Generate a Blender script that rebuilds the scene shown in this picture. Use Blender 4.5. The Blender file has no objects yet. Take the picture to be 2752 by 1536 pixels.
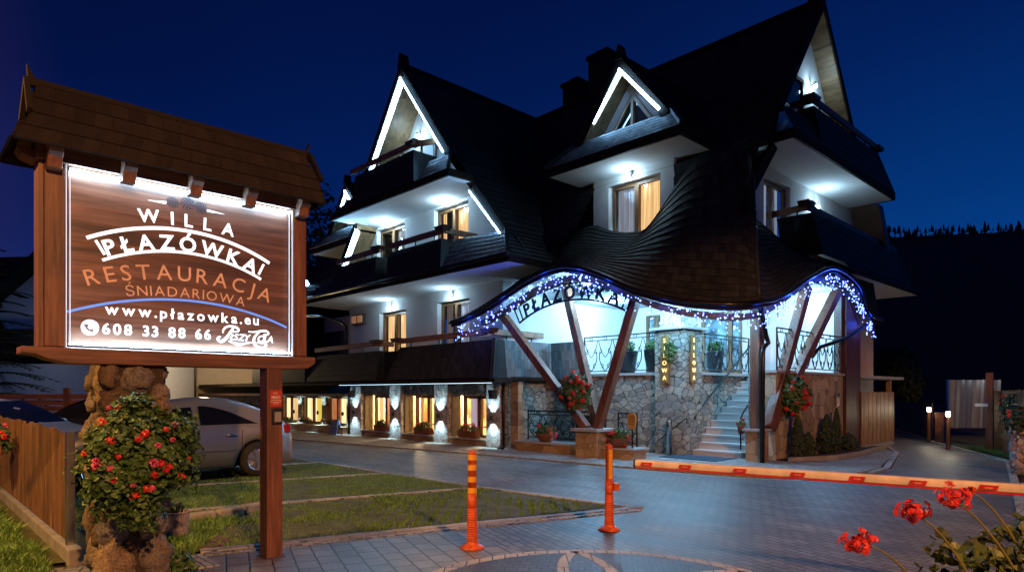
import bpy, bmesh, math, random
from mathutils import Vector, Matrix, noise
R=math.radians
S=bpy.context.scene
COL=S.collection
random.seed(7)
# ---------------------------------------------------------------- camera
cam=bpy.data.cameras.new('camera'); camo=bpy.data.objects.new('camera',cam); COL.objects.link(camo)
camo.location=(0,0,1.6); camo.rotation_euler=(R(90),0,0)
cam.sensor_width=36; cam.lens=23.03; cam.shift_y=0.1040; cam.clip_start=.05; cam.clip_end=2000
S.camera=camo
# ---------------------------------------------------------------- night sky
W=bpy.data.worlds.new('World'); S.world=W; W.use_nodes=True
nt=W.node_tree; nt.nodes.clear()
out=nt.nodes.new('ShaderNodeOutputWorld'); bg=nt.nodes.new('ShaderNodeBackground')
tc=nt.nodes.new('ShaderNodeTexCoord'); sp=nt.nodes.new('ShaderNodeSeparateXYZ')
nt.links.new(tc.outputs['Generated'],sp.inputs[0])
# elevation plus a little azimuth: the last twilight is low on the right
ma=nt.nodes.new('ShaderNodeMath'); ma.operation='MULTIPLY_ADD'; ma.inputs[1].default_value=-.22
nt.links.new(sp.outputs['X'],ma.inputs[0]); nt.links.new(sp.outputs['Z'],ma.inputs[2])
cr=nt.nodes.new('ShaderNodeValToRGB'); nt.links.new(ma.outputs[0],cr.inputs[0])
el=cr.color_ramp.elements
el[0].position=0.0; el[0].color=(.0010,.040,.200,1)
el[1].position=.75; el[1].color=(.0004,.0022,.020,1)
for p,c in ((.13,(.0008,.026,.142,1)),(.32,(.0006,.0105,.078,1)),(.5,(.0005,.0052,.046,1))):
    e=el.new(p); e.color=c
# street-lamp glow low on the left
ms=nt.nodes.new('ShaderNodeMath'); ms.operation='MULTIPLY_ADD'; ms.inputs[1].default_value=-1.0; ms.inputs[2].default_value=-.52
nt.links.new(sp.outputs['X'],ms.inputs[0])
mx=nt.nodes.new('ShaderNodeMath'); mx.operation='MAXIMUM'; mx.inputs[1].default_value=0
nt.links.new(ms.outputs[0],mx.inputs[0])
mc=nt.nodes.new('ShaderNodeMix'); mc.data_type='RGBA'; mc.blend_type='ADD'; mc.inputs[7].default_value=(.09,.025,.05,1)
nt.links.new(mx.outputs[0],mc.inputs[0]); nt.links.new(cr.outputs[0],mc.inputs[6])
nz=nt.nodes.new('ShaderNodeTexNoise'); nz.inputs['Scale'].default_value=2.2; nz.inputs['Detail'].default_value=5; nt.links.new(tc.outputs['Generated'],nz.inputs['Vector'])
rz=nt.nodes.new('ShaderNodeValToRGB'); rz.color_ramp.elements[0].position=.3; rz.color_ramp.elements[0].color=(.80,.82,.86,1); rz.color_ramp.elements[1].position=.75; rz.color_ramp.elements[1].color=(1.15,1.12,1.08,1); nt.links.new(nz.outputs['Fac'],rz.inputs[0])
mm_=nt.nodes.new('ShaderNodeMix'); mm_.data_type='RGBA'; mm_.blend_type='MULTIPLY'; mm_.inputs[0].default_value=1; nt.links.new(mc.outputs[2],mm_.inputs[6]); nt.links.new(rz.outputs[0],mm_.inputs[7])
nt.links.new(mm_.outputs[2],bg.inputs[0]); bg.inputs[1].default_value=1.0
nt.links.new(bg.outputs[0],out.inputs[0])
# ---------------------------------------------------------------- exposure, render
S.view_settings.view_transform='Standard'; S.view_settings.look='None'
S.view_settings.exposure=.38; S.view_settings.gamma=1
cy=S.cycles
cy.use_denoising=True
try: cy.denoiser='OPENIMAGEDENOISE'
except Exception: pass
cy.max_bounces=6; cy.diffuse_bounces=3; cy.glossy_bounces=3; cy.transmission_bounces=4; cy.transparent_max_bounces=8
cy.sample_clamp_indirect=3.0; cy.sample_clamp_direct=0
cy.caustics_reflective=False; cy.caustics_refractive=False
cy.use_light_tree=True
# ---------------------------------------------------------------- street lamps outside the frame (sodium)
def lamp(name,kind,loc,power,color,size=.1,parent=None,rot=None,spot=None,blend=.5):
    l=bpy.data.lights.new(name,kind); l.energy=power; l.color=color
    if kind in('POINT','SPOT'): l.shadow_soft_size=size
    if kind=='SPOT': l.spot_size=R(spot or 90); l.spot_blend=blend
    if kind=='AREA': l.size=size
    o=bpy.data.objects.new(name,l); COL.objects.link(o); o.location=loc
    if rot: o.rotation_euler=rot
    if parent: o.parent=parent
    return o
SODIUM=(1,.43,.14)
lamp('street_light','SPOT',(6.0,-8.5,8.6),8800,SODIUM,.18,None,(0,0,0),165,.09)
lamp('street_light','SPOT',(-7.4,3.0,5.6),1900,(1,.50,.13),.18,None,(0,0,0),150,.12)
# ---------------------------------------------------------------- hotel frame: x along the front, y into the depth
OX,OY=-.295,18.7
RZ=math.atan2(-1648,1568)          # direction of local +x
CX,SX=math.cos(RZ),math.sin(RZ)
def LW(x,y,z=0): return Vector((OX+x*CX-y*SX, OY+x*SX+y*CX, z))
V=Vector
class MB:
    def __init__(s): s.v=[]; s.f=[]; s.uv=[]; s.m=[]
    def add(s,pts,faces,uvs=None,mi=0):
        b=len(s.v); s.v+=[tuple(p) for p in pts]
        for i,f in enumerate(faces):
            s.f.append([b+k for k in f]); s.uv.append(uvs[i] if uvs else None); s.m.append(mi)
        return s
    def quad(s,a,b,c,d,uv=None,mi=0): return s.add([a,b,c,d],[(0,1,2,3)],[uv] if uv else None,mi)
    def poly(s,pts,mi=0): return s.add(pts,[tuple(range(len(pts)))],None,mi)
    def box(s,x0,x1,y0,y1,z0,z1,mi=0):
        p=[(x0,y0,z0),(x1,y0,z0),(x1,y1,z0),(x0,y1,z0),(x0,y0,z1),(x1,y0,z1),(x1,y1,z1),(x0,y1,z1)]
        return s.add(p,[(0,3,2,1),(4,5,6,7),(0,1,5,4),(1,2,6,5),(2,3,7,6),(3,0,4,7)],None,mi)
    def hexa(s,p,mi=0): return s.add(p,[(0,3,2,1),(4,5,6,7),(0,1,5,4),(1,2,6,5),(2,3,7,6),(3,0,4,7)],None,mi)
    def bar(s,a,b,w,h,up=(0,0,1),mi=0):
        a,b=V(a),V(b); d=(b-a).normalized(); u=V(up)
        if abs(d.dot(u))>.98: u=V((1,0,0))
        sd=d.cross(u).normalized(); u=sd.cross(d)
        sd=sd*w/2; u=u*h/2
        p=[a-sd-u,a+sd-u,b+sd-u,b-sd-u,a-sd+u,a+sd+u,b+sd+u,b-sd+u]
        return s.hexa(p,mi)
    def prism(s,pts,off,mi=0):
        n=len(pts); off=V(off); p=[V(q) for q in pts]; q=[a+off for a in p]
        f=[tuple(range(n))[::-1],tuple(range(n,2*n))]+[(i,(i+1)%n,n+(i+1)%n,n+i) for i in range(n)]
        return s.add(p+q,f,None,mi)
    def tube(s,pts,r,n=6,cap=True,closed=False,mi=0):
        P=[V(p) for p in pts]; N=len(P); rr=r if hasattr(r,'__len__') else [r]*N
        vs=[]; fs=[]; prev=None
        for i in range(N):
            if closed: d=P[(i+1)%N]-P[i-1]
            else: d=P[min(i+1,N-1)]-P[max(i-1,0)]
            d=d.normalized() if d.length>1e-9 else V((0,0,1))
            if prev is None:
                u=V((0,0,1)) if abs(d.z)<.9 else V((1,0,0))
                a=d.cross(u).normalized()
            else:
                a=prev-d*prev.dot(d)
                a=a.normalized() if a.length>1e-6 else d.orthogonal().normalized()
            prev=a; b=d.cross(a)
            for k in range(n):
                t=2*math.pi*k/n; vs.append(P[i]+(a*math.cos(t)+b*math.sin(t))*rr[i])
        M=N if closed else N-1
        for i in range(M):
            j=(i+1)%N
            for k in range(n): fs.append((i*n+k,i*n+(k+1)%n,j*n+(k+1)%n,j*n+k))
        if cap and not closed: fs+= [tuple(range(n))[::-1],tuple(range((N-1)*n,N*n))]
        return s.add(vs,fs,None,mi)
    def lathe(s,prof,n=16,c=(0,0,0),mi=0,cap=True):
        vs=[];fs=[]
        for r,z in prof:
            for k in range(n):
                t=2*math.pi*k/n; vs.append((c[0]+r*math.cos(t),c[1]+r*math.sin(t),c[2]+z))
        for i in range(len(prof)-1):
            for k in range(n): fs.append((i*n+k,i*n+(k+1)%n,(i+1)*n+(k+1)%n,(i+1)*n+k))
        if cap: fs+=[tuple(range(n))[::-1],tuple(range((len(prof)-1)*n,len(prof)*n))]
        return s.add(vs,fs,None,mi)
    def blob(s,c,rad,seg=10,rings=7,amp=.12,fr=2.0,seed=0,mi=0):
        c=V(c); vs=[];fs=[]
        for i in range(rings+1):
            th=math.pi*i/rings
            for k in range(seg):
                ph=2*math.pi*k/seg; d=V((math.sin(th)*math.cos(ph),math.sin(th)*math.sin(ph),math.cos(th)))
                q=1+amp*noise.noise(d*fr+V((seed*3.1,seed*1.7,seed)))+(amp*.30*noise.noise(d*fr*3.3+V((seed,seed*2.7,9)))+amp*.14*noise.noise(d*fr*8+V((seed*5,3,seed))) if seg>14 else 0)
                vs.append(c+V((d.x*rad[0],d.y*rad[1],d.z*rad[2]))*q)
        for i in range(rings):
            for k in range(seg): fs.append((i*seg+k,(i+1)*seg+k,(i+1)*seg+(k+1)%seg,i*seg+(k+1)%seg))
        return s.add(vs,fs,None,mi)
    def build(s,name,mat,parent=None,smooth=False,bevel=0,loc=None):
        me=bpy.data.meshes.new(name); me.from_pydata(s.v,[],s.f)
        mats=mat if isinstance(mat,(list,tuple)) else [mat]
        for m in mats: me.materials.append(m)
        if len(mats)>1: me.polygons.foreach_set('material_index',s.m)
        if any(u for u in s.uv):
            ul=me.uv_layers.new(name='UVMap'); k=0; d=ul.data
            for f,u in zip(s.f,s.uv):
                for j in range(len(f)):
                    d[k].uv=u[j] if u else (0,0)
                    k+=1
        me.validate(); me.update()
        if smooth: me.polygons.foreach_set('use_smooth',[True]*len(me.polygons))
        o=bpy.data.objects.new(name,me); COL.objects.link(o)
        if parent: o.parent=parent
        if loc: o.location=loc
        if bevel:
            b=o.modifiers.new('bevel','BEVEL'); b.width=bevel; b.segments=2; b.limit_method='ANGLE'; b.angle_limit=R(35)
        return o
def tag(o,label=None,cat=None,group=None,kind=None):
    if label: o['label']=label
    if cat: o['category']=cat
    if group: o['group']=group
    if kind: o['kind']=kind
    return o
def thing(name,label,cat,loc=(0,0,0),rz=0,group=None):
    o=bpy.data.objects.new(name,None); COL.objects.link(o); o.location=loc; o.rotation_euler=(0,0,rz)
    o.empty_display_size=.2
    return tag(o,label,cat,group)
def copy_tree(o,parent=None):
    c=o.copy(); COL.objects.link(c)
    if parent: c.parent=parent
    for ch in list(o.children): copy_tree(ch,c)
    return c
def lerp(a,b,t): return V(a)*(1-t)+V(b)*t
def bez(a,b,c,t): return V(a)*(1-t)**2+V(b)*2*t*(1-t)+V(c)*t*t
def cr_spline(P,n):
    P=[V(p) for p in P]; o=[]
    for i in range(len(P)-1):
        p0=P[max(i-1,0)];p1=P[i];p2=P[i+1];p3=P[min(i+2,len(P)-1)]
        for k in range(n):
            t=k/n; o.append(.5*((2*p1)+(p2-p0)*t+(2*p0-5*p1+4*p2-p3)*t*t+(3*p1-p0-3*p2+p3)*t**3))
    o.append(P[-1]); return o
# shingle courses laid as real overlapping boards over a patch  F(s,t): t=0 top, t=1 eave
def shingles(mb,F,ns,nc,th=.03,flip=False):
    du=0
    for c in range(nc):
        t0=c/nc; t1=(c+1)/nc
        up=[];lo=[];lb=[];ulen=[0]
        for i in range(ns+1):
            s_=i/ns
            a=V(F(s_,t0)); b=V(F(s_,t1))
            e=1e-2; sa=V(F(max(s_-e,0),t1)); sb=V(F(min(s_+e,1),t1))
            n=(sb-sa).cross(b-a); n=n.normalized() if n.length>1e-9 else V((0,0,1))
            if flip: n=-n
            up.append(a+n*.004); lo.append(b+n*th); lb.append(b-n*.006)
            if i: ulen.append(ulen[-1]+(lo[-1]-lo[-2]).length)
        L=(lo[0]-up[0]).length; v0=c*L
        for i in range(ns):
            u0,u1=ulen[i]+c*.37,ulen[i+1]+c*.37
            mb.quad(up[i],up[i+1],lo[i+1],lo[i],[(u0,v0),(u1,v0),(u1,v0+L),(u0,v0+L)])
            mb.quad(lo[i],lo[i+1],lb[i+1],lb[i],[(u0,v0),(u1,v0),(u1,v0),(u0,v0)])
def patch(a,b,c,d):   # a,b top edge  d,c bottom edge
    a,b,c,d=V(a),V(b),V(c),V(d)
    return lambda s,t: (a*(1-s)+b*s)*(1-t)+(d*(1-s)+c*s)*t
def spatch(mb,a,b,c,d,course=.28,th=.03,ns=1,flip=False):
    L=((V(d)-V(a)).length+(V(c)-V(b)).length)/2
    shingles(mb,patch(a,b,c,d),ns,max(1,round(L/course)),th,flip)
# wall on the plane y=y0 (axis 'y') or x=x0 (axis 'x') with rectangular holes and reveals
def wall_holes(mb,axis,c,a0,a1,z0,z1,holes,depth=.3,sgn=1):
    xs=sorted({a0,a1,*[h[0] for h in holes],*[h[1] for h in holes]}); zs=sorted({z0,z1,*[h[2] for h in holes],*[h[3] for h in holes]})
    P=(lambda a,z,d=0:(a,c+d*sgn,z)) if axis=='y' else (lambda a,z,d=0:(c+d*sgn,a,z))
    for i in range(len(xs)-1):
        for j in range(len(zs)-1):
            x=(xs[i]+xs[i+1])/2; z=(zs[j]+zs[j+1])/2
            if any(h[0]<x<h[1] and h[2]<z<h[3] for h in holes): continue
            mb.quad(P(xs[i],zs[j]),P(xs[i+1],zs[j]),P(xs[i+1],zs[j+1]),P(xs[i],zs[j+1]))
    for h in holes:
        q=[(h[0],h[2]),(h[1],h[2]),(h[1],h[3]),(h[0],h[3])]
        for k in range(4):
            a,b=q[k],q[(k+1)%4]
            mb.quad(P(*a),P(*b),P(*b,depth),P(*a,depth))
# ---- lettering: glyph outlines of the built-in font, turned into meshes
_glyph={}
def glyph(ch,bold=0.0,shear=0.0):
    k=(ch,bold,shear)
    if k in _glyph: return _glyph[k]
    cu=bpy.data.curves.new('g','FONT'); cu.body=ch; cu.size=1; cu.offset=bold; cu.shear=shear; cu.resolution_u=3
    ob=bpy.data.objects.new('g',cu); COL.objects.link(ob)
    dg=bpy.context.evaluated_depsgraph_get(); dg.update()
    me=bpy.data.meshes.new_from_object(ob.evaluated_get(dg))
    vs=[(v.co.x,v.co.y) for v in me.vertices]; fs=[tuple(p.vertices) for p in me.polygons]
    bpy.data.objects.remove(ob); bpy.data.curves.remove(cu); bpy.data.meshes.remove(me)
    if vs: x0=min(v[0] for v in vs); x1=max(v[0] for v in vs)
    else: x0=0;x1=.3
    _glyph[k]=([(x-x0,y) for x,y in vs],fs,x1-x0)
    return _glyph[k]
def put_glyph(mb,ch,M,bold=0,sx=1,sy=1,depth=0,shear=0):
    """M maps (u,v,w) to 3D"""
    vs,fs,w=glyph(ch,bold,shear)
    if not vs: return
    top=[M((x-w/2)*sx,y*sy,depth) for x,y in vs]
    mb.add(top,fs)
    if depth:
        cnt={}
        for f in fs:
            for i in range(len(f)):
                e=(f[i],f[(i+1)%len(f)]); cnt[e]=1
        bot=[M((x-w/2)*sx,y*sy,0) for x,y in vs]; n=len(vs)
        mb.add(top+bot,[(a,b,b+n,a+n) for (a,b) in cnt if (b,a) not in cnt])
def text_line(mb,txt,place,size,track=.12,bold=0,sx=1,depth=0,shear=0,total=None):
    """place(s)-> function M(u,v,w) for the glyph centred at arc length s, s in [-L/2,L/2]"""
    ws=[(glyph(c,bold,shear)[2]*sx*size if c!=' ' else .32*size) for c in txt]
    if total:
        gap=(total-sum(ws))/max(1,len(txt)-1)
    else: gap=track*size
    L=sum(ws)+gap*(len(txt)-1); s=-L/2
    for c,w in zip(txt,ws):
        if c!=' ': put_glyph(mb,c,place(s+w/2),bold,sx*size,size,depth,shear)
        s+=w+gap
# ---- leaves and blossoms
def leaf(mb,p,n,size,rnd,mi=0):
    n=V(n).normalized(); a=n.orthogonal().normalized(); b=n.cross(a)
    t=rnd.uniform(0,6.283); u=a*math.cos(t)+b*math.sin(t); w=n.cross(u)
    p=V(p); k=n*size*.22
    mb.add([p-u*size*.5,p-w*size*.42-k+u*size*.05,p+u*size*.55,p+w*size*.42-k+u*size*.05,p+k*.4],[(0,1,4),(1,2,4),(2,3,4),(3,0,4)],None,mi)
def leaf_round(mb,p,n,size,rnd,mi=0):
    n=V(n).normalized(); a=n.orthogonal().normalized(); b=n.cross(a); t=rnd.uniform(0,6.283)
    p=V(p); K=11; pts=[p-n*size*.10]
    for k in range(K):
        q=t+k*6.283/K; rr=size*.5*(1+.13*math.cos(q*5+t)) if k else size*.18
        pts.append(p+(a*math.cos(q)+b*math.sin(q))*rr+n*size*(.06+.05*math.sin(q*3)))
    mb.add(pts,[(0,1+k,1+(k+1)%K) for k in range(K)],None,mi)
def foliage_ball(mb,c,rad,n,size,rnd,inner=.55,droop=0,mi=0,amp=.22,seed=0,fn=None):
    c=V(c)
    for i in range(n):
        d=V((rnd.gauss(0,1),rnd.gauss(0,1),rnd.gauss(0,1))).normalized()
        q=(inner+(1-inner)*rnd.random()**.45)*(1+amp*noise.noise(d*2.1+V((seed,seed*2,0))))
        p=c+V((d.x*rad[0],d.y*rad[1],d.z*rad[2]))*q
        nn=d+V((rnd.gauss(0,.45),rnd.gauss(0,.45),rnd.gauss(0,.45)+.25))
        (fn or leaf)(mb,p,nn,size*rnd.uniform(.65,1.25),rnd,mi)
def blossom(mb,c,r,rnd,n=26,mi=0):
    c=V(c)
    for i in range(n):
        d=V((rnd.gauss(0,1),rnd.gauss(0,1),rnd.gauss(0,1)+.3)).normalized()
        leaf(mb,c+d*r*rnd.uniform(.55,1),d+V((rnd.gauss(0,.3),rnd.gauss(0,.3),rnd.gauss(0,.3))),r*.75,rnd,mi)
# ---------------------------------------------------------------- materials (procedural)
def newmat(name):
    m=bpy.data.materials.new(name); m.use_nodes=True
    return m,m.node_tree,m.node_tree.nodes['Principled BSDF']
def N(nt,t,**k):
    n=nt.nodes.new(t)
    for a,b in k.items(): setattr(n,a,b)
    return n
def ramp(nt,fac,stops):
    r=N(nt,'ShaderNodeValToRGB'); e=r.color_ramp.elements
    e[0].position=stops[0][0]; e[0].color=(*stops[0][1],1); e[1].position=stops[-1][0]; e[1].color=(*stops[-1][1],1)
    for p,c in stops[1:-1]:
        q=e.new(p); q.color=(*c,1)
    nt.links.new(fac,r.inputs[0]); return r.outputs[0]
def mapping(nt,scale=(1,1,1),coord='Object',rot=(0,0,0)):
    t=N(nt,'ShaderNodeTexCoord'); m=N(nt,'ShaderNodeMapping'); m.inputs['Scale'].default_value=scale; m.inputs['Rotation'].default_value=rot
    nt.links.new(t.outputs[coord],m.inputs[0]); return m.outputs[0]
def noise_t(nt,vec,scale,detail=4,rough=.55,dist=0):
    n=N(nt,'ShaderNodeTexNoise'); n.inputs['Scale'].default_value=scale; n.inputs['Detail'].default_value=detail
    n.inputs['Roughness'].default_value=rough; n.inputs['Distortion'].default_value=dist
    nt.links.new(vec,n.inputs['Vector']); return n.outputs['Fac']
def bump(nt,b,h,strength,dist=.02):
    n=N(nt,'ShaderNodeBump'); n.inputs['Strength'].default_value=strength; n.inputs['Distance'].default_value=dist
    nt.links.new(h,n.inputs['Height']); nt.links.new(n.outputs[0],b.inputs['Normal'])
def mixc(nt,fac,a,b,mode='MIX'):
    m=N(nt,'ShaderNodeMix'); m.data_type='RGBA'; m.blend_type=mode
    for s,i in ((fac,0),(a,6),(b,7)):
        if isinstance(s,(int,float)): m.inputs[i].default_value=s
        elif isinstance(s,tuple): m.inputs[i].default_value=(*s,1)
        else: nt.links.new(s,m.inputs[i])
    return m.outputs[2]
def math_n(nt,op,a,b=None,c=None):
    m=N(nt,'ShaderNodeMath'); m.operation=op
    for i,s in enumerate((a,b,c)):
        if s is None: continue
        if isinstance(s,(int,float)): m.inputs[i].default_value=s
        else: nt.links.new(s,m.inputs[i])
    return m.outputs[0]
def plain(name,col,rough=.6,metal=0,var=.15,scale=6,bmp=0,spec=None):
    m,nt,b=newmat(name); v=mapping(nt)
    f=noise_t(nt,v,scale,5)
    lo=tuple(c*(1-var) for c in col); hi=tuple(min(1,c*(1+var)) for c in col)
    nt.links.new(ramp(nt,f,[(.3,lo),(.7,hi)]),b.inputs['Base Color'])
    b.inputs['Roughness'].default_value=rough; b.inputs['Metallic'].default_value=metal
    if bmp: bump(nt,b,noise_t(nt,v,scale*6,3),bmp,.01)
    if spec is not None: b.inputs['Specular IOR Level'].default_value=spec
    return m
def emit(name,col,strength):
    m,nt,b=newmat(name); b.inputs['Base Color'].default_value=(*[min(.8,c) for c in col],1)
    b.inputs['Emission Color'].default_value=(*col,1); b.inputs['Emission Strength'].default_value=strength
    return m
def wood(name,dark,light,axis='z',scale=1.0,rough=.5,plank=0,bmp=.15):
    m,nt,b=newmat(name); sc={'x':(1.6,34,34),'y':(34,1.6,34),'z':(34,34,1.6)}[axis]
    v=mapping(nt,tuple(s*scale for s in sc))
    f=noise_t(nt,v,1.0,6,.6,.6)
    kn=noise_t(nt,mapping(nt,tuple((s**.62)*scale for s in sc)),1.1,3,.5,.3)
    big=noise_t(nt,mapping(nt,tuple((s**.45)*scale for s in sc)),.9,4,.6)
    col=ramp(nt,f,[(.30,dark),(.5,tuple((a+c)/2 for a,c in zip(dark,light))),(.66,light)])
    col=mixc(nt,ramp(nt,big,[(.35,(.45,.45,.45)),(.62,(1,1,1))]),tuple(c*.35 for c in dark),col)
    col=mixc(nt,ramp(nt,kn,[(.60,(0,0,0)),(.70,(.9,.9,.9))]),col,tuple(c*.4 for c in dark))
    nt.links.new(col,b.inputs['Base Color']); b.inputs['Roughness'].default_value=rough
    bump(nt,b,f,bmp,.01); return m
def shingle_mat(name,a,c,rough=.62,gap=.8):
    m,nt,b=newmat(name); t=N(nt,'ShaderNodeTexCoord'); uv=t.outputs['UV']
    mp=N(nt,'ShaderNodeMapping'); mp.inputs['Scale'].default_value=(1,1,1); nt.links.new(uv,mp.inputs[0])
    br=N(nt,'ShaderNodeTexBrick'); br.inputs['Scale'].default_value=1; br.inputs['Mortar Size'].default_value=.004
    br.inputs['Brick Width'].default_value=.13; br.inputs['Row Height'].default_value=50; br.offset=.0
    br.inputs['Color1'].default_value=(0,0,0,1); br.inputs['Color2'].default_value=(1,1,1,1); br.inputs['Mortar'].default_value=(.1,.1,.1,1)
    nt.links.new(mp.outputs[0],br.inputs['Vector'])
    m2=N(nt,'ShaderNodeMapping'); m2.inputs['Scale'].default_value=(22,1.4,1); nt.links.new(uv,m2.inputs[0])
    g=noise_t(nt,m2.outputs[0],1,5,.65)
    w=noise_t(nt,mapping(nt,(.6,.6,.6)),1,3)
    f=math_n(nt,'ADD',math_n(nt,'MULTIPLY',br.outputs['Color'],.35),math_n(nt,'MULTIPLY',g,.65))
    col=ramp(nt,f,[(.2,a),(.75,c)]); col=mixc(nt,math_n(nt,'MULTIPLY',br.outputs['Fac'],gap),col,(.004,.004,.004))
    col=mixc(nt,ramp(nt,w,[(.35,(.55,.55,.55)),(.65,(1,1,1))]),(0,0,0),col)
    nt.links.new(col,b.inputs['Base Color']); b.inputs['Roughness'].default_value=rough; b.inputs['Specular IOR Level'].default_value=.22
    h=math_n(nt,'SUBTRACT',g,br.outputs['Fac']); bump(nt,b,h,.5,.012); return m
def stone_mat(name,stops,scale,mortar,edge=.06,flat=(1,1,1),rough=.8,bmp=.6,rand=1.0):
    m,nt,b=newmat(name); v0=mapping(nt,flat)
    wob=N(nt,'ShaderNodeTexNoise'); wob.inputs['Scale'].default_value=3; nt.links.new(v0,wob.inputs['Vector'])
    ad=N(nt,'ShaderNodeVectorMath'); ad.operation='MULTIPLY_ADD'; ad.inputs[1].default_value=(.14,.14,.14)
    nt.links.new(wob.outputs['Color'],ad.inputs[0]); nt.links.new(v0,ad.inputs[2]); v=ad.outputs[0]
    a=N(nt,'ShaderNodeTexVoronoi'); a.inputs['Scale'].default_value=scale; a.inputs['Randomness'].default_value=rand; nt.links.new(v,a.inputs['Vector'])
    e=N(nt,'ShaderNodeTexVoronoi'); e.feature='DISTANCE_TO_EDGE'; e.inputs['Scale'].default_value=scale; e.inputs['Randomness'].default_value=rand; nt.links.new(v,e.inputs['Vector'])
    sp=N(nt,'ShaderNodeSeparateColor'); nt.links.new(a.outputs['Color'],sp.inputs[0])
    f=noise_t(nt,mapping(nt),7,5,.65)
    fac=math_n(nt,'ADD',math_n(nt,'MULTIPLY',sp.outputs[0],.65),math_n(nt,'MULTIPLY',f,.4))
    col=ramp(nt,fac,stops)
    ed=ramp(nt,e.outputs['Distance'],[(edge*.35,(0,0,0)),(edge,(1,1,1))])
    col=mixc(nt,ed,mortar,col); nt.links.new(col,b.inputs['Base Color']); b.inputs['Roughness'].default_value=rough
    h=math_n(nt,'ADD',math_n(nt,'MULTIPLY',ed,.6),math_n(nt,'MULTIPLY',f,.5)); bump(nt,b,h,bmp,.04); return m
def brick_mat(name,c1,c2,mortar,bw,bh,ms=.006,rough=.55,rot=0,coord='Object',bmp=.4,offset=.5,rvar=.12,dirt=.5):
    m,nt,b=newmat(name); v=mapping(nt,(1,1,1),coord,(0,0,rot))
    br=N(nt,'ShaderNodeTexBrick'); br.inputs['Scale'].default_value=1; br.inputs['Mortar Size'].default_value=ms; br.inputs['Mortar Smooth'].default_value=.3
    br.inputs['Brick Width'].default_value=bw; br.inputs['Row Height'].default_value=bh; br.offset=offset
    br.inputs['Color1'].default_value=(*c1,1); br.inputs['Color2'].default_value=(*c2,1); br.inputs['Mortar'].default_value=(*mortar,1)
    wn=N(nt,'ShaderNodeTexNoise'); wn.inputs['Scale'].default_value=9; nt.links.new(v,wn.inputs['Vector'])
    ad=N(nt,'ShaderNodeVectorMath'); ad.operation='MULTIPLY_ADD'; ad.inputs[1].default_value=(.018,.018,0)
    nt.links.new(wn.outputs['Color'],ad.inputs[0]); nt.links.new(v,ad.inputs[2]); nt.links.new(ad.outputs[0],br.inputs['Vector'])
    f=noise_t(nt,mapping(nt),.8,6,.6); g=noise_t(nt,mapping(nt),30,3,.6)
    col=mixc(nt,ramp(nt,f,[(.3,(dirt,dirt,dirt)),(.7,(1,1,1))]),(0,0,0),br.outputs['Color'])
    col=mixc(nt,ramp(nt,g,[(.3,(.7,.7,.7)),(.7,(1,1,1))]),(0,0,0),col)
    st=noise_t(nt,mapping(nt,(.35,2.2,1),coord,(0,0,rot+.9)),1.0,5,.6)
    col=mixc(nt,ramp(nt,st,[(.34,(.62,.60,.58)),(.58,(1,1,1))]),(0,0,0),col)
    nt.links.new(col,b.inputs['Base Color'])
    rr=math_n(nt,'MULTIPLY_ADD',f,rvar,rough-rvar/2); nt.links.new(rr,b.inputs['Roughness'])
    h=math_n(nt,'SUBTRACT',math_n(nt,'MULTIPLY',g,.25),br.outputs['Fac']); bump(nt,b,h,bmp,.008); return m
def leafmat(name,a,c,rough=.5):
    m,nt,b=newmat(name); g=N(nt,'ShaderNodeNewGeometry')
    f=noise_t(nt,mapping(nt),5,3)
    k=math_n(nt,'ADD',math_n(nt,'MULTIPLY',g.outputs['Random Per Island'],.7),math_n(nt,'MULTIPLY',f,.35))
    nt.links.new(ramp(nt,k,[(.1,a),(.9,c)]),b.inputs['Base Color']); b.inputs['Roughness'].default_value=rough
    return m
M={}
M['plaster']=plain('white_plaster',(.70,.68,.66),.85,0,.05,3,.15)
M['plaster_warm']=plain('cream_plaster',(.62,.50,.36),.85,0,.07,3,.15)
M['ceiling']=plain('white_ceiling',(.74,.74,.74),.85,0,.03,3,.05)
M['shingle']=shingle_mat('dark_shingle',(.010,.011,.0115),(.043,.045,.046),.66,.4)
M['shingle_lit']=shingle_mat('lit_shingle',(.075,.080,.082),(.27,.285,.29),.42)  # lit copy of the dark shingle, LED light put into its colour
M['dark_wood']=wood('dark_wood',(.045,.016,.008),(.14,.052,.026),'z')
M['fascia']=wood('fascia_wood',(.012,.007,.005),(.036,.020,.013),'x',1,.75); M['fascia'].node_tree.nodes['Principled BSDF'].inputs['Specular IOR Level'].default_value=.15
M['red_wood_z']=wood('red_wood_upright',(.092,.034,.016),(.25,.102,.050),'z',.9)
M['red_wood_y']=wood('red_wood_level',(.092,.034,.016),(.25,.102,.050),'y',.9)
M['red_wood_x']=wood('red_wood_along',(.092,.034,.016),(.25,.102,.050),'x',.9)
M['rail_wood']=wood('rail_wood',(.17,.075,.030),(.42,.20,.095),'x')
M['soffit_wood']=wood('soffit_boards',(.15,.085,.035),(.34,.21,.10),'x',1.0)
M['win_wood']=wood('window_wood',(.13,.06,.022),(.28,.14,.06),'z')
M['gold_wood']=wood('carved_wood',(.15,.075,.02),(.34,.19,.06),'z')
M['gate_wood']=wood('gate_boards',(.20,.11,.045),(.42,.25,.11),'z')
M['panel_wood']=wood('sign_board_wood',(.080,.036,.022),(.27,.130,.080),'x',.55,.42)
M['stone']=stone_mat('rubble_stone',[(.08,(.09,.085,.075)),(.35,(.24,.21,.165)),(.55,(.38,.33,.25)),(.7,(.18,.175,.165)),(.95,(.48,.42,.32))],3.7,(.05,.044,.038),.05,(1,1,1.75),.8,1.0)
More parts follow.
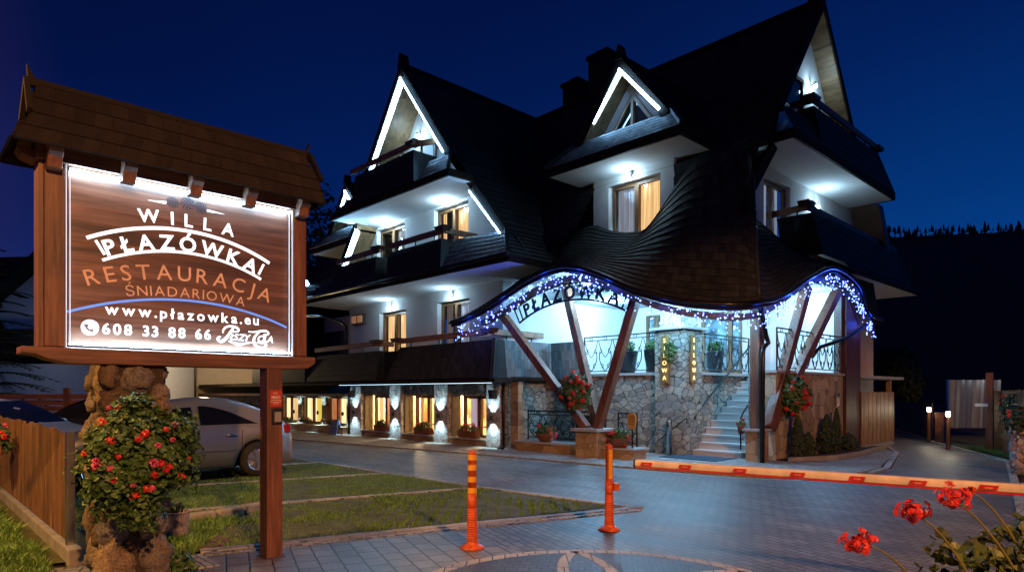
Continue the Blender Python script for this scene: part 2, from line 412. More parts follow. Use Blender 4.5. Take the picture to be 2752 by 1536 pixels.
M['stone_pillar']=stone_mat('light_rubble_stone',[(.1,(.22,.21,.20)),(.9,(.58,.56,.53))],5.0,(.04,.037,.034),.04,(1,1,1.1))
M['stone_warm']=stone_mat('warm_sandstone',[(.1,(.16,.10,.05)),(.5,(.30,.20,.11)),(.9,(.40,.29,.17))],2.6,(.17,.11,.06),.035,(1,1,1.7),.8,.35)
M['stone_ashlar']=stone_mat('tan_ashlar_stone',[(.1,(.17,.13,.08)),(.5,(.31,.25,.17)),(.9,(.44,.37,.27))],3.6,(.07,.055,.04),.03,(1,1,.8),.8,.35,.75)
M['tread']=plain('pale_granite',(.55,.54,.52),.45,0,.2,40,.1)
M['slab']=plain('granite_slab',(.34,.33,.32),.5,0,.25,40,.1)
M['iron']=plain('black_iron',(.012,.012,.013),.4,.6,.2,9)
M['gutter']=plain('dark_gutter',(.022,.018,.017),.28,.7,.2,4)
M['black']=plain('black_plastic',(.012,.012,.012),.4)
M['steel']=plain('brushed_steel',(.5,.5,.5),.25,1,.1,9)
M['pane']=plain('dark_window_glass',(.010,.012,.016),.04,0,.05,2)
M['led']=emit('led_strip_white',(.27,.59,1.0),62)
M['bulb']=emit('lamp_bulb_white',(.60,.90,1.0),60)
M['blue_bulb']=emit('blue_white_bulb',(.13,.22,1.0),6.5)
M['blue_led']=emit('blue_led',(.02,.10,1.0),1.6)
M['warm_bulb']=emit('garden_bulb',(1,.85,.55),35)
M['gold']=emit('gold_backlight',(1,.62,.20),1.6)
M['pot']=plain('terracotta',(.20,.065,.035),.7,0,.25,8)
M['leaf']=leafmat('leaf_green',(.018,.045,.010),(.085,.17,.035))
M['leaf_dark']=leafmat('leaf_dark',(.006,.018,.006),(.03,.06,.018),.65)
M['petal']=leafmat('petal_red',(.35,.006,.008),(.75,.03,.03),.5)
M['petal_pink']=leafmat('petal_pink',(.55,.03,.13),(.8,.16,.28),.5)
M['petal_or']=leafmat('petal_orange',(.5,.02,.005),(.85,.10,.02),.5)
M['needle']=leafmat('spruce_needles',(.008,.018,.008),(.05,.075,.028),.7)
M['grass']=leafmat('grass_blade',(.040,.105,.018),(.16,.31,.07),.55)
M['soil']=plain('soil',(.035,.026,.016),.95,0,.4,5,.4)
M['turf']=plain('short_turf',(.075,.085,.038),.95,0,.5,3.5,.6)
M['paving']=brick_mat('grey_block_paving',(.21,.21,.215),(.36,.35,.34),(.035,.033,.031),.20,.10,.009,.50,R(18),rvar=.2)
M['paving_near']=brick_mat('large_slab_paving',(.26,.265,.27),(.40,.40,.40),(.045,.045,.045),.27,.20,.010,.42,R(20),rvar=.2)
M['sett']=stone_mat('granite_setts',[(.1,(.20,.20,.20)),(.9,(.42,.41,.40))],11,(.06,.06,.055),.06,(1,1,1),.55,.5)
M['walk']=stone_mat('pavement_setts',[(.1,(.20,.18,.155)),(.9,(.34,.31,.27))],9,(.085,.075,.065),.05,(1,1,1),.6,.4)
M['kerb']=brick_mat('pale_kerb_blocks',(.56,.54,.50),(.68,.66,.62),(.12,.11,.10),.24,.5,.008,.6,0)
M['rosette_pale']=brick_mat('rosette_pale_setts',(.62,.57,.50),(.76,.71,.64),(.15,.13,.12),.12,.5,.008,.6,0,dirt=.8)
M['drain']=plain('drain_line',(.02,.02,.02),.5)
M['concrete']=plain('concrete',(.26,.25,.23),.85,0,.25,5,.3)
# ---------------------------------------------------------------- ground, paving, kerbs
def place(o,label=None,cat=None,group=None,kind=None):
    o.location=(OX,OY,0); o.rotation_euler=(0,0,RZ); return tag(o,label,cat,group,kind)
def sheet(name,polys,z,mat,kind='structure'):
    m=MB()
    for p in polys: m.poly([(x,y,z) for x,y in p])
    return place(m.build(name,mat),kind=kind)
def strip(mb,pts,w,z,h=0):
    P=[V((x,y,0)) for x,y in pts]
    L=[];Rr=[]
    for i in range(len(P)):
        d=(P[min(i+1,len(P)-1)]-P[max(i-1,0)]).normalized(); n=V((-d.y,d.x,0))*w/2
        L.append(P[i]+n); Rr.append(P[i]-n)
    for i in range(len(P)-1):
        a,b,c,d=L[i],L[i+1],Rr[i+1],Rr[i]
        top=[V((q.x,q.y,z+h)) for q in (d,c,b,a)]; mb.poly(top)
        if h:
            for p,q in ((a,b),(c,d)): mb.quad((p.x,p.y,z),(q.x,q.y,z),(q.x,q.y,z+h),(p.x,p.y,z+h))
    if h:
        for p,q in ((L[0],Rr[0]),(Rr[-1],L[-1])): mb.quad((p.x,p.y,z),(q.x,q.y,z),(q.x,q.y,z+h),(p.x,p.y,z+h))
m=MB(); m.box(-900,900,-900,900,-.6,-.03); m.build('ground',M['soil']); bpy.data.objects['ground']['kind']='structure'
laneL=[(9.3,2.46),(8.3,6.57),(7.2,9.0),(4.0,15),(-1,22)]; laneR=[(11.45,1.69),(10.63,6.15),(8.75,9.8),(5.5,16),(1,23)]
polys=[[(-60,-6.4),(7.9,-6.4),(8.3,-5.2),(30,-5.2),(30,-4.3),(12.5,-4.3),(11.45,1.69),(9.3,2.46),(9.3,.2),(-60,.2)],
       [(5.2,-16),(7.0,-30),(30,-30),(30,-5.2),(8.3,-5.2),(6.9,-10.4)]]
for i in range(4): polys.append([laneL[i],laneR[i],laneR[i+1],laneL[i+1]])
sheet('road',polys,0,M['paving'])
sheet('forecourt_paving',[[(6.6,-11.8),(13.0,-13.6),(11.9,-8.4),(7.55,-7.9)]],.004,M['paving_near'])
# pavement in front of the hotel
walk=[(-60,-3.3),(-7.4,-2.75),(1.9,-1.62),(5.6,-1.34),(7.7,-1.0),(8.55,-.6),(9.1,.6),(9.15,2.4)]
m=MB(); P=walk
inner=[(-60,.6),(-7.4,.6),(1.9,.6),(4.6,2.1),(6.3,2.2),(6.9,2.2),(7.3,2.2),(7.5,2.7)]
for i in range(len(P)-1):
    a,b,c,d=P[i],P[i+1],inner[i+1],inner[i]
    m.quad((*a,.035),(*b,.035),(*c,.035),(*d,.035)); m.quad((*a,0),(*b,0),(*b,.035),(*a,.035))
place(m.build('pavement',M['walk']),kind='structure')
m=MB(); m.poly([(x,y,.039) for x,y in [(3.0,-.95),(6.6,-.7),(8.0,.1),(7.6,1.0),(6.6,2.0),(4.9,2.0),(4.75,-.25),(3.2,-.25)]]); place(m.build('entrance_setts',M['sett']),kind='structure')
off=lambda pts,d:[(x+dx*d,y+dy*d) for (x,y),(dx,dy) in zip(pts,[(0,-1)]*5+[(.7,-.7),(1,-.2),(1,0)])]
m=MB(); strip(m,off(walk,.05),.07,.004); place(m.build('drain_channel',M['drain']),kind='structure')
m=MB(); strip(m,off(walk,.17),.11,.005); place(m.build('pavement_edge_line',M['kerb']),kind='structure')
# parking bays: turf between pale kerb lines
turf=[(8.12,-5.32),(-40,-5.9),(-40,-30),(4.4,-30),(5.0,-16),(6.72,-10.45)]
sheet('parking_turf',[turf],.010,M['turf'])
m=MB()
for p in ([(8.45,-5.19),(5.4,-5.5),(-2,-5.62),(-40,-5.8)],[(8.40,-5.2),(7.6,-7.8),(6.86,-10.42)],[(5.44,-5.55),(4.55,-8.9),(4.15,-10.4)],[(2.72,-5.6),(1.6,-10.0),(1.3,-11.2)],[(0.0,-5.65),(-1.1,-10.0),(-1.4,-11.2)],[(-2.9,-5.65),(-4.0,-10.0)],[(-5.8,-5.65),(-6.8,-10.0)]):
    strip(m,p,.12,.0,.028)
place(m.build('parking_kerb_lines',M['kerb']),kind='structure')
m=MB(); strip(m,[(8.5,-5.30),(7.72,-7.85),(6.98,-10.42)],.10,.0,.015); place(m.build('sett_edging',M['sett']),kind='structure')
m=MB()
for k in range(3): strip(m,[(6.95+.0,-10.5-.0-k*.13),(7.5,-10.52-k*.13)],.11,.0,.016)
place(m.build('path_kerb',M['kerb']),kind='structure')
# right-hand kerb and verge
m=MB(); strip(m,[(13.6,-8),(12.45,-3.6),(11.5,1.69),(10.68,6.15),(8.8,9.85),(5.55,16.05),(1,23.1)],.12,.0,.03)
strip(m,[(13.75,-8),(12.6,-3.6),(11.65,1.69)],.12,.0,.03); place(m.build('lane_kerb',M['kerb']),kind='structure')
sheet('verge_turf',[[(13.8,-8),(30,-8),(30,4),(11.8,4.2),(11.72,1.7)],[(9.0,9.9),(10.9,6.4),(30,14),(20,30),(5,17)]],.012,M['turf'])
m=MB(); strip(m,[(9.28,1.2),(9.22,2.46),(8.25,6.5),(7.4,8.6)],.12,.0,.04); place(m.build('lane_edge_line',M['kerb']),kind='structure')
sheet('planting_bed',[[(6.9,2.3),(7.25,2.3),(7.75,3.6),(7.8,5.2),(7.4,8.2),(6.9,8.2)]],.05,M['soil'])
sheet('gravel_strip',[[(7.3,2.4),(9.1,2.4),(8.2,6.5),(7.3,8.6),(7.45,8.2),(7.85,5.2),(7.8,3.6)]],.02,M['walk'])
m=MB(); strip(m,[(7.28,2.25),(7.8,3.6),(7.85,5.2),(7.5,8.2)],.09,.0,.12); place(m.build('bed_edging',M['concrete']),kind='structure')
# rosette laid in pale setts on the forecourt
m=MB(); cx,cyy,rr=.72,4.98,1.62
def arc(c,r,a0,a1,n=30): return [(c[0]+r*math.cos(a0+(a1-a0)*i/n),c[1]+r*math.sin(a0+(a1-a0)*i/n)) for i in range(n+1)]
strip(m,arc((cx,cyy),rr,0,2*math.pi,72),.125,.006)
for k in range(6):
    a=R(33)+k*R(60); c=(cx+rr*math.cos(a),cyy+rr*math.sin(a))
    strip(m,arc(c,rr,a+R(120),a+R(240),40),.105,.008)
o=m.build('rosette_paving',M['rosette_pale']); o['kind']='structure'
m=MB(); m.poly([(x,y,.0045) for x,y in arc((cx,cyy),rr,0,2*math.pi,72)[:-1]]); o=m.build('rosette_field',brick_mat('rosette_setts',(.10,.092,.088),(.16,.145,.135),(.02,.018,.016),.11,.11,.006,.5,R(8))); o['kind']='structure'
# grass
def blades(name,region,n,h,mat,seed,dens=None,z=.01,rowf=None):
    rnd=random.Random(seed); m=MB(); k=0; t=0
    x0=min(p[0] for p in region);x1=max(p[0] for p in region);y0=min(p[1] for p in region);y1=max(p[1] for p in region)
    def inside(x,y):
        c=False;j=len(region)-1
        for i in range(len(region)):
            a,b=region[i],region[j]
            if (a[1]>y)!=(b[1]>y) and x<(b[0]-a[0])*(y-a[1])/(b[1]-a[1])+a[0]: c=not c
            j=i
        return c
    while k<n and t<n*40:
        t+=1; x=rnd.uniform(x0,x1); y=rnd.uniform(y0,y1)
        if not inside(x,y): continue
        if dens and rnd.random()>dens(x,y): continue
        hh=h*rnd.uniform(.5,1.3)*(.7+.6*noise.noise(V((x*1.3,y*1.3,seed)))); a=rnd.uniform(0,6.28); w=.006+hh*.06
        lx,ly=rnd.gauss(0,.45)*hh,rnd.gauss(0,.45)*hh; dx,dy=math.cos(a)*w,math.sin(a)*w
        m.add([(x-dx,y-dy,z),(x+dx,y+dy,z),(x+lx*.4+dx*.6,y+ly*.4+dy*.6,z+hh*.6),(x+lx,y+ly,z+hh)],[(0,1,2),(0,2,3)]); k+=1
    return place(m.build(name,mat),kind='stuff')
def parkd(x,y):
    w=LW(x,y); d=w.y
    # rows of paver cells show through at the tip of the bay
    row=1.0
    tip=max(0,min(1,(x-4.2)/2.0))*max(0,min(1,(y+9.5)/1.5))
    if tip>0: row=1-tip*(.93 if (w.x/.16)%1<.42 else 0)
    bald=noise.noise(V((x*.55,y*.8,3)))+.5*noise.noise(V((x*1.7,y*1.9,8)))
    return row*(1 if bald<.10 else .22)*min(1,(8.5/max(d,5))**1.5)
blades('parking_grass',[(8.05,-5.4),(-3,-5.75),(-3,-11),(4.6,-11.2),(6.75,-10.4)],60000,.036,M['grass'],1,parkd)
blades('lawn_grass',[(7.6,-12.9),(2.6,-12.9),(2.6,-11.62),(6.6,-11.6),(6.9,-11.7)],26000,.13,M['grass'],2,None,-.02)
blades('bed_grass',[(7.6,-11.2),(6.4,-11.2),(4.6,-10.9),(5.2,-9.4),(6.7,-10.35),(7.0,-10.55),(7.5,-10.9)],7000,.10,M['grass'],3)
blades('verge_grass',[(12.75,-3.6),(11.8,1.6),(12.6,1.8),(13.6,-3.6)],9000,.07,M['grass'],4)
blades('lamp_grass',[(9.0,9.6),(10.9,6.6),(12.0,7.5),(9.6,11.5)],5000,.08,M['grass'],5)
# ---------------------------------------------------------------- the hotel (local frame: x along the front, y into the depth)
hotel=thing('hotel','large dark-roofed timber and plaster hotel with steep lit gables, balconies and arched stone entrance','hotel',(OX,OY,0),RZ)
def HB(mb,name,mat,smooth=False,bevel=0,parent=None): return mb.build(name,mat,parent or hotel,smooth,bevel)
SK=.75  # slope helper
# --- ground floor wall of the wing with deep windows
wins=[(-7.40,-5.62,.26,1.50),(-4.82,-3.10,.26,1.50),(-2.26,-.55,.26,1.50)]
m=MB(); wall_holes(m,'y',0,-8.35,.05,0,1.90,wins,.34); HB(m,'stone_wall',M['stone'])
m=MB(); m.quad((.05,0,0),(.05,1.8,0),(.05,1.8,2.0),(.05,0,2.0)); m.quad((.05,1.8,0),(1.6,1.8,0),(1.6,1.8,2.0),(.05,1.8,2.0)); HB(m,'stone_wall',M['stone'])
for x0,x1 in ((-8.24,-7.47),(-5.58,-4.88),(-3.03,-2.32),(-.52,.10)):
    m=MB(); m.box(x0,x1,-.14,.02,0,1.86); HB(m,'stone_pillar',M['stone_pillar'],bevel=.02)
for x0,x1 in ((-7.47,-5.58),(-4.88,-3.03),(-2.32,-.52)):
    m=MB(); m.box(x0,x1,-.09,.01,.0,.20); HB(m,'stone_plinth',M['stone_warm'])
    m=MB(); m.box(x0-.0,x1+.0,-.16,.30,.20,.245); HB(m,'window_sill',M['slab'])
    m=MB()
    for xa,xb in ((x0+.07,x0+.075),(x1-.05,x1-.045)): pass
M['reveal']=plain('reveal_stone',(.13,.095,.06),.85,0,.3,5)
# warm reveals
for (a,b,c,d) in wins:
    m=MB(); m.quad((a+.004,-.0,c),(a+.004,.30,c),(a+.004,.30,d),(a+.004,-.0,d)); HB(m,'window_reveal',M['reveal']); m=MB(); m.quad((b-.004,0,c),(b-.004,.30,c),(b-.004,.30,d),(b-.004,0,d)); HB(m,'window_reveal',M['reveal'])
# dining room behind the windows
M['room']=plain('room_wall_warm',(.68,.56,.36),.8,0,.1,2)
m=MB(); m.quad((-8.2,2.6,0.1),(-.1,2.6,.1),(-.1,2.6,1.9),(-8.2,2.6,1.9)); m.quad((-8.2,.4,.05),(-.1,.4,.05),(-.1,2.6,.05),(-8.2,2.6,.05)); m.quad((-8.2,.36,1.92),(-.05,.36,1.92),(-.05,2.6,1.92),(-8.2,2.6,1.92)); m.quad((-.08,.36,0),(-.08,2.6,0),(-.08,2.6,1.9),(-.08,.36,1.9)); m.quad((-8.25,.36,0),(-8.25,2.6,0),(-8.25,2.6,1.9),(-8.25,.36,1.9))
HB(m,'dining_room',M['room'])
M['curtain']=emit('lit_curtain',(.95,.62,.30),.55)
def curtain_mat(name,c1,c2,s):
    mm,nt,b=newmat(name); v=mapping(nt,(30,30,.6)); f=noise_t(nt,v,1,3,.5)
    col=ramp(nt,f,[(.3,c1),(.7,c2)]); nt.links.new(col,b.inputs['Base Color']); nt.links.new(col,b.inputs['Emission Color']); b.inputs['Emission Strength'].default_value=s; b.inputs['Roughness'].default_value=.9; return mm
M['curtain']=curtain_mat('lit_curtain',(.42,.22,.07),(.95,.66,.32),.85)
M['curtain_bright']=curtain_mat('bright_curtain',(.62,.36,.12),(1.0,.80,.48),1.25)
M['curtain_dim']=curtain_mat('dim_curtain',(.10,.08,.07),(.30,.24,.2),.35)
M['curtain_cool']=curtain_mat('cool_curtain',(.18,.2,.26),(.55,.6,.7),.35)
M['curtain_lilac']=curtain_mat('lilac_curtain',(.40,.28,.36),(.75,.6,.66),.5)
M['curtain_orange']=curtain_mat('orange_curtain',(.45,.14,.04),(.9,.4,.16),.5)
M['curtain_yellow']=curtain_mat('yellow_curtain',(.62,.42,.05),(1.0,.78,.2),.75)
def window(x0,x1,z0,z1,y,axis='y',c=('curtain','curtain_dim'),fw=.075,open_=False,sgn=1,span=None):
    """frame (wood) with a centre mullion; pane and two curtains as sub-parts.  axis 'y': faces -y"""
    P=(lambda a,d,z:(a,y+d*sgn,z)) if axis=='y' else (lambda a,d,z:(y-d*sgn,a,z))
    def bx(mb,a0,a1,d0,d1,za,zb):
        q=[P(a0,d0,za),P(a1,d0,za),P(a1,d1,za),P(a0,d1,za),P(a0,d0,zb),P(a1,d0,zb),P(a1,d1,zb),P(a0,d1,zb)]
        mb.hexa(q)
    m=MB(); xm=(x0+x1)/2
    bx(m,x0,x0+fw,0,.09,z0,z1); bx(m,x1-fw,x1,0,.09,z0,z1); bx(m,x0+fw,x1-fw,0,.09,z1-fw,z1); bx(m,x0+fw,x1-fw,0,.09,z0,z0+fw); bx(m,xm-fw*.85,xm+fw*.85,-.012,.088,z0+fw,z1-fw)
    fr=HB(m,'window',M['win_wood'])
    g=MB(); 
    for a,b in ((x0+fw,xm-fw*.85),(xm+fw*.85,x1-fw)):
        g.quad(P(a,.045,z0+fw),P(b,.045,z0+fw),P(b,.045,z1-fw),P(a,.045,z1-fw))
    HB(g,'pane',M['glass'],parent=fr)
    if not open_:
        bk=MB(); bk.quad(P(x0,.5,z0),P(x1,.5,z0),P(x1,.5,z1),P(x0,.5,z1)); HB(bk,'room_shade',M['dark_room'],parent=fr)
    for (a,b),cn in zip(((x0+fw,xm-fw*.3),(xm+fw*.3,x1-fw)),c):
        if not cn: continue
        f0,f1=(0,1)
        if isinstance(cn,tuple): cn,f0,f1=cn
        w=b-a; a,b=a+w*f0,a+w*f1
        k=MB(); n=24
        for i in range(n):
            u0,u1=i/n,(i+1)/n; e=lambda u:.16+.022*math.sin(u*(b-a)*55)
            k.quad(P(a+(b-a)*u0,e(u0),z0+.02),P(a+(b-a)*u1,e(u1),z0+.02),P(a+(b-a)*u1,e(u1),z1-.02),P(a+(b-a)*u0,e(u0),z1-.02))
        HB(k,'curtain',M[cn],True,parent=fr)
    return fr
mm,nt,b=newmat('clear_glass')
tr=N(nt,'ShaderNodeBsdfTransparent'); gl=N(nt,'ShaderNodeBsdfGlossy'); gl.inputs['Roughness'].default_value=.02; mxs=N(nt,'ShaderNodeMixShader'); fr_=N(nt,'ShaderNodeFresnel'); fr_.inputs[0].default_value=1.45
nt.links.new(fr_.outputs[0],mxs.inputs[0]); nt.links.new(tr.outputs[0],mxs.inputs[1]); nt.links.new(gl.outputs[0],mxs.inputs[2]); nt.links.new(mxs.outputs[0],nt.nodes['Material Output'].inputs[0]); M['glass']=mm
M['dark_room']=plain('dark_interior',(.02,.018,.02),.9)
for (a,b,c,d),cc in zip(wins,((('curtain',0,.35),('curtain',.62,1)),(('curtain_orange',0,.30),('curtain',.75,1)),(('curtain_lilac',.12,.95),None))):
    window(a+.18,b-.02,c-.02,d,.30,'y',cc,.085,True)
# furniture glimpsed in the dining room
M['cloth']=plain('purple_cloth',(.10,.05,.30),.8); 
for i,x in enumerate((-3.9,-1.55)):
    m=MB(); m.blob((x,1.0,.72),(.16,.14,.16),10,7,.3,3,i); HB(m,'table_decoration',M['cloth'],True)
    m=MB(); m.box(x-.6,x+.7,.8,1.7,.50,.54); HB(m,'dining_table',M['rail_wood'])
m=MB(); m.lathe([(.02,0),(.2,0),(.22,.02),(.2,.04),(.02,.04)],20); o=HB(m,'wall_wreath',plain('olive_wreath',(.13,.11,.02),.9,0,.5,30)); o.location=(-.62,.72,1.18); o.rotation_euler=(R(90),0,0)
for k,(x0,w,z0,z1,c) in enumerate(((-7.2,.35,.2,1.5,(.20,.09,.03)),(-6.6,.3,.9,1.35,(.6,.3,.12)),(-5.9,.45,.2,1.6,(.35,.16,.06)),(-4.6,.5,.8,1.4,(.55,.12,.04)),(-3.9,.22,.7,1.55,(.16,.10,.08)),(-3.3,.4,.2,1.5,(.40,.22,.09)),(-2.0,.5,.2,1.45,(.5,.36,.30)),(-1.2,.3,1.0,1.4,(.45,.33,.05)),(-.7,.3,.5,.9,(.3,.12,.08)))):
    m=MB(); m.box(x0,x0+w,2.50,2.56,z0,z1); HB(m,'wall_picture' if z0>.5 else 'wall_cupboard',plain('room_panel_%d'%k,c,.6,0,.3,8))
for x in (-7.2,-4.65,-2.1): lamp('room_light','POINT',(x,1.9,1.75),300,(1,.74,.40),.12,hotel)
# left continuation of the ground floor (glazed restaurant front)
w2=[(-14.6,-12.95,.36,1.42),(-12.6,-10.82,.36,1.42),(-10.48,-8.85,.36,1.42)]
m=MB(); wall_holes(m,'y',.05,-24,-8.35,0,1.5,w2,.12); HB(m,'stone_wall',M['stone'])
for (a,b,c,d),cc in zip(w2,(('curtain_bright','curtain'),('curtain_bright','curtain_yellow'),('curtain_orange','curtain_bright'))): window(a,b,c,d,.13,'y',cc,.05)
m=MB(); m.box(-24,-8.42,-.35,.05,.02,.30); HB(m,'stone_plinth',M['stone_warm'])
m=MB(); m.box(-24,-8.38,-.62,.05,1.46,1.56); HB(m,'canopy_slab',M['dark_wood'])
m=MB(); m.tube([(-8.36,-.12,0),(-8.36,-.12,1.9)],.045,8); HB(m,'downspout',M['gutter'],True)
m=MB(); m.tube([(.18,-.1,0.05),(.18,-.1,1.95)],.045,8); m.tube([(.18,-.1,.08),(.25,-.35,.06),(.5,-.4,.05)],.04,8); HB(m,'downspout',M['gutter'],True)
m=MB(); m.box(.30,.62,.05,.25,0,1.9); HB(m,'stone_pillar',M['stone_warm'])
# wall lamps with up and down beams on the pillars
def updown(x,z):
    m=MB(); m.tube([(x,-.22,z-.07),(x,-.22,z+.07)],.045,10); o=HB(m,'wall_lamp',M['black'])
    for s in (1,-1):
        lamp('spot_light','SPOT',(x,-.27,z+s*.08),55,(.55,.86,1),.03,hotel,(R(13),0,0) if s<0 else (R(167),0,0),95,.6)
for x in (-7.85,-5.23,-2.68,-.2): updown(x,.88)
for x in (-14.75,-12.78,-10.65,-8.65): updown(x,.80)
for x in (-7.95,-.12):
    m=MB(); m.box(x-.09,x+.09,-.33,-.15,1.42,1.68); HB(m,'loudspeaker',M['black'],bevel=.015)
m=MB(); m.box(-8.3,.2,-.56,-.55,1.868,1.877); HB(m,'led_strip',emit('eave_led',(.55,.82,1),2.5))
# --- first balcony band: fascia, flared parapets, rails
m=MB(); m.box(-24,.42,-.66,.0,1.88,2.02); m.box(-24,.40,-.0,5.6,1.95,2.05); HB(m,'fascia',M['fascia'])
def parapet(xa,xb,xc,xd,yb,yt,zb,zt,thick=.35,mat='shingle',n='balcony_parapet'):
    """bottom xa..xb at yb,zb ; top xc..xd at yt,zt ; faces -y"""
    m=MB(); spatch(m,(xc,yt,zt),(xd,yt,zt),(xb,yb,zb),(xa,yb,zb),.24,.022)
    m.quad((xb,yb,zb),(xb,yb+thick+.2,zb),(xd,yt+thick,zt),(xd,yt,zt)); m.quad((xa,yb,zb),(xa,yb+thick+.2,zb),(xc,yt+thick,zt),(xc,yt,zt))
    m.quad((xc,yt,zt),(xd,yt,zt),(xd,yt+thick,zt),(xc,yt+thick,zt)); m.quad((xa,yb+thick+.2,zb),(xb,yb+thick+.2,zb),(xd,yt+thick,zt),(xc,yt+thick,zt))
    return HB(m,n,M[mat])
parapet(-10.75,-5.50,-10.15,-5.60,-.72,-.50,2.02,3.03)
parapet(-5.02,.42,-4.40,.28,-.72,-.50,2.02,3.08)
m=MB(); spatch(m,(.28,-.50,3.08),(.28,1.75,3.08),(.42,1.85,2.02),(.42,-.72,2.02),.26,.022); spatch(m,(.30,1.72,3.08),(1.55,1.72,3.08),(1.55,1.62,2.02),(.42,1.62,2.02),.26,.022)
HB(m,'balcony_parapet',M['shingle_lit'])
m=MB(); m.bar((.31,-.56,3.09),(.44,-.78,2.0),.10,.10); HB(m,'corner_trim',M['shingle_lit'])
m=MB(); m.box(-16,-10.8,-.70,-.45,2.02,2.9); HB(m,'balcony_parapet',M['shingle'])
def rail(a,b,h=.17,w=.07,posts=3,drop=.13,mat='rail_wood',cap=True):
    m=MB(); a,b=V(a),V(b); m.bar(a,b,w,h)
    o=HB(m,'balcony_rail',M[mat],bevel=.012)
    for i in range(posts):
        q=MB(); p=lerp(a,b,(i+.5)/posts); q.tube([p-V((0,0,h/2)),p-V((0,0,h/2+drop))],.018,6); HB(q,'rail_bracket',M['iron'],parent=o)
    return o
def corner(p,d=(0,-1,0)):
    x,y,z=p; m=MB(); m.prism([(x-.13,y-.10,z),(x+.13,y-.10,z),(x+.24,y-.10,z+.13),(x-.24,y-.10,z+.13)],(0,.3,0)); HB(m,'rail_end_block',M['dark_wood'])
rail((-10.1,-.60,3.24),(-5.85,-.60,3.27)); rail((-4.35,-.60,3.27),(.05,-.60,3.29)); rail((-5.85,-.58,3.27),(-5.5,.0,3.27),posts=1); rail((.2,-.5,3.29),(.2,1.5,3.29),posts=2,mat='rail_wood')
corner((-5.75,-.6,3.27)); corner((-4.45,-.6,3.25)); corner((.10,-.6,3.26))
m=MB(); spatch(m,(-5.7,-.32,3.0),(-4.3,-.32,3.0),(-4.9,-.40,2.02),(-5.6,-.40,2.02),.24,.02); HB(m,'parapet_recess',M['shingle'])
# first-floor wall
w3=[(-6.42,-4.78,2.10,4.42),(-3.02,-1.42,2.10,4.45)]
m=MB(); wall_holes(m,'y',0,-8.52,.05,2.0,4.86,w3,.16); HB(m,'plaster_wall',M['plaster'])
m=MB(); m.quad((.05,0,2.0),(.05,5.6,2.0),(.05,5.6,4.9),(.05,0,4.9)); HB(m,'plaster_wall',M['plaster'])
window(-6.38,-4.82,2.12,4.38,.14,'y',('curtain',('curtain',.1,.9))); window(-2.98,-1.46,2.12,4.41,.14,'y',(('curtain_dim',0,.5),'curtain_cool'))
m=MB(); m.box(-8.52,-8.48,0,1.2,2.0,4.86); m.quad((-16,1.2,2.0),(-8.5,1.2,2.0),(-8.5,1.2,4.8),(-16,1.2,4.8)); HB(m,'plaster_wall',M['plaster_warm'])
m=MB(); spatch(m,(-16,1.1,4.2),(-11,1.1,4.2),(-11,1.0,2.2),(-16,1.0,2.2),.28,.02); HB(m,'shingle_wall',M['shingle'])
m=MB(); m.tube([(-11.6,-.75,4.75),(-9.9,-.3,4.55),(-8.9,-.15,4.3),(-8.55,-.12,4.1),(-8.55,-.12,3.0)],.045,8); HB(m,'downspout',M['gutter'],True)
m=MB(); m.box(-8.2,-7.35,-.10,-.0,4.12,4.50); q=HB(m,'meter_box',M['dark_wood'],bevel=.01)
m=MB(); m.box(-8.13,-7.85,-.14,-.10,4.18,4.44); m.box(-7.72,-7.44,-.14,-.10,4.18,4.44); HB(m,'amber_panel',emit('dim_amber',(.8,.40,.2),.16),parent=q)  # meter box panels, given a faint glow in their material
# small white wall lamp that throws light down and up
def wall_lamp(p,axis='y',e=20,bulb=True,out=.10,up=.6):
    x,y,z=p; n=V((0,-1,0)) if axis=='y' else V((1,0,0)); c=V(p)
    m=MB(); m.bar(c,c+n*out,.03,.03); m.tube([c+n*out+V((0,0,.05)),c+n*out+V((0,0,-.03))],[.05,.02],8); o=HB(m,'wall_lamp',M['steel'])
    m=MB(); m.blob(c+n*(out+.02)+V((0,0,-.06)),(.045,.045,.045),10,6,0); HB(m,'lamp_bulb',M['bulb'],True,parent=o)
    lamp('wall_light','POINT',c+n*(out+.14)+V((0,0,-.08)),e,(.46,.76,1),.05,hotel)
wall_lamp((-5.63,-.01,4.55),e=18); wall_lamp((-2.21,-.01,4.55),e=18)
# --- lower eave of the wing at z 4.85 with its soffit
m=MB(); m.quad((-9.2,-1.68,4.83),(2.05,-1.68,4.83),(2.05,.02,4.80),(-9.2,.02,4.80)); m.quad((.03,.02,4.80),(2.05,.02,4.80),(2.05,5.6,4.80),(.03,5.6,4.80)); m.quad((-9.2,.02,4.80),(-8.4,.02,4.80),(-8.4,6,4.8),(-9.2,6,4.8)); HB(m,'soffit',M['ceiling'])
m=MB(); m.bar((-9.25,-1.72,4.88),(2.10,-1.72,4.88),.06,.14); m.bar((2.10,-1.72,4.88),(2.10,5,4.88),.06,.14); HB(m,'fascia',M['fascia'])
m=MB(); m.tube([(-9.3,-1.80,4.97),(2.15,-1.80,4.97)],.06,8); HB(m,'gutter',M['gutter'],True)
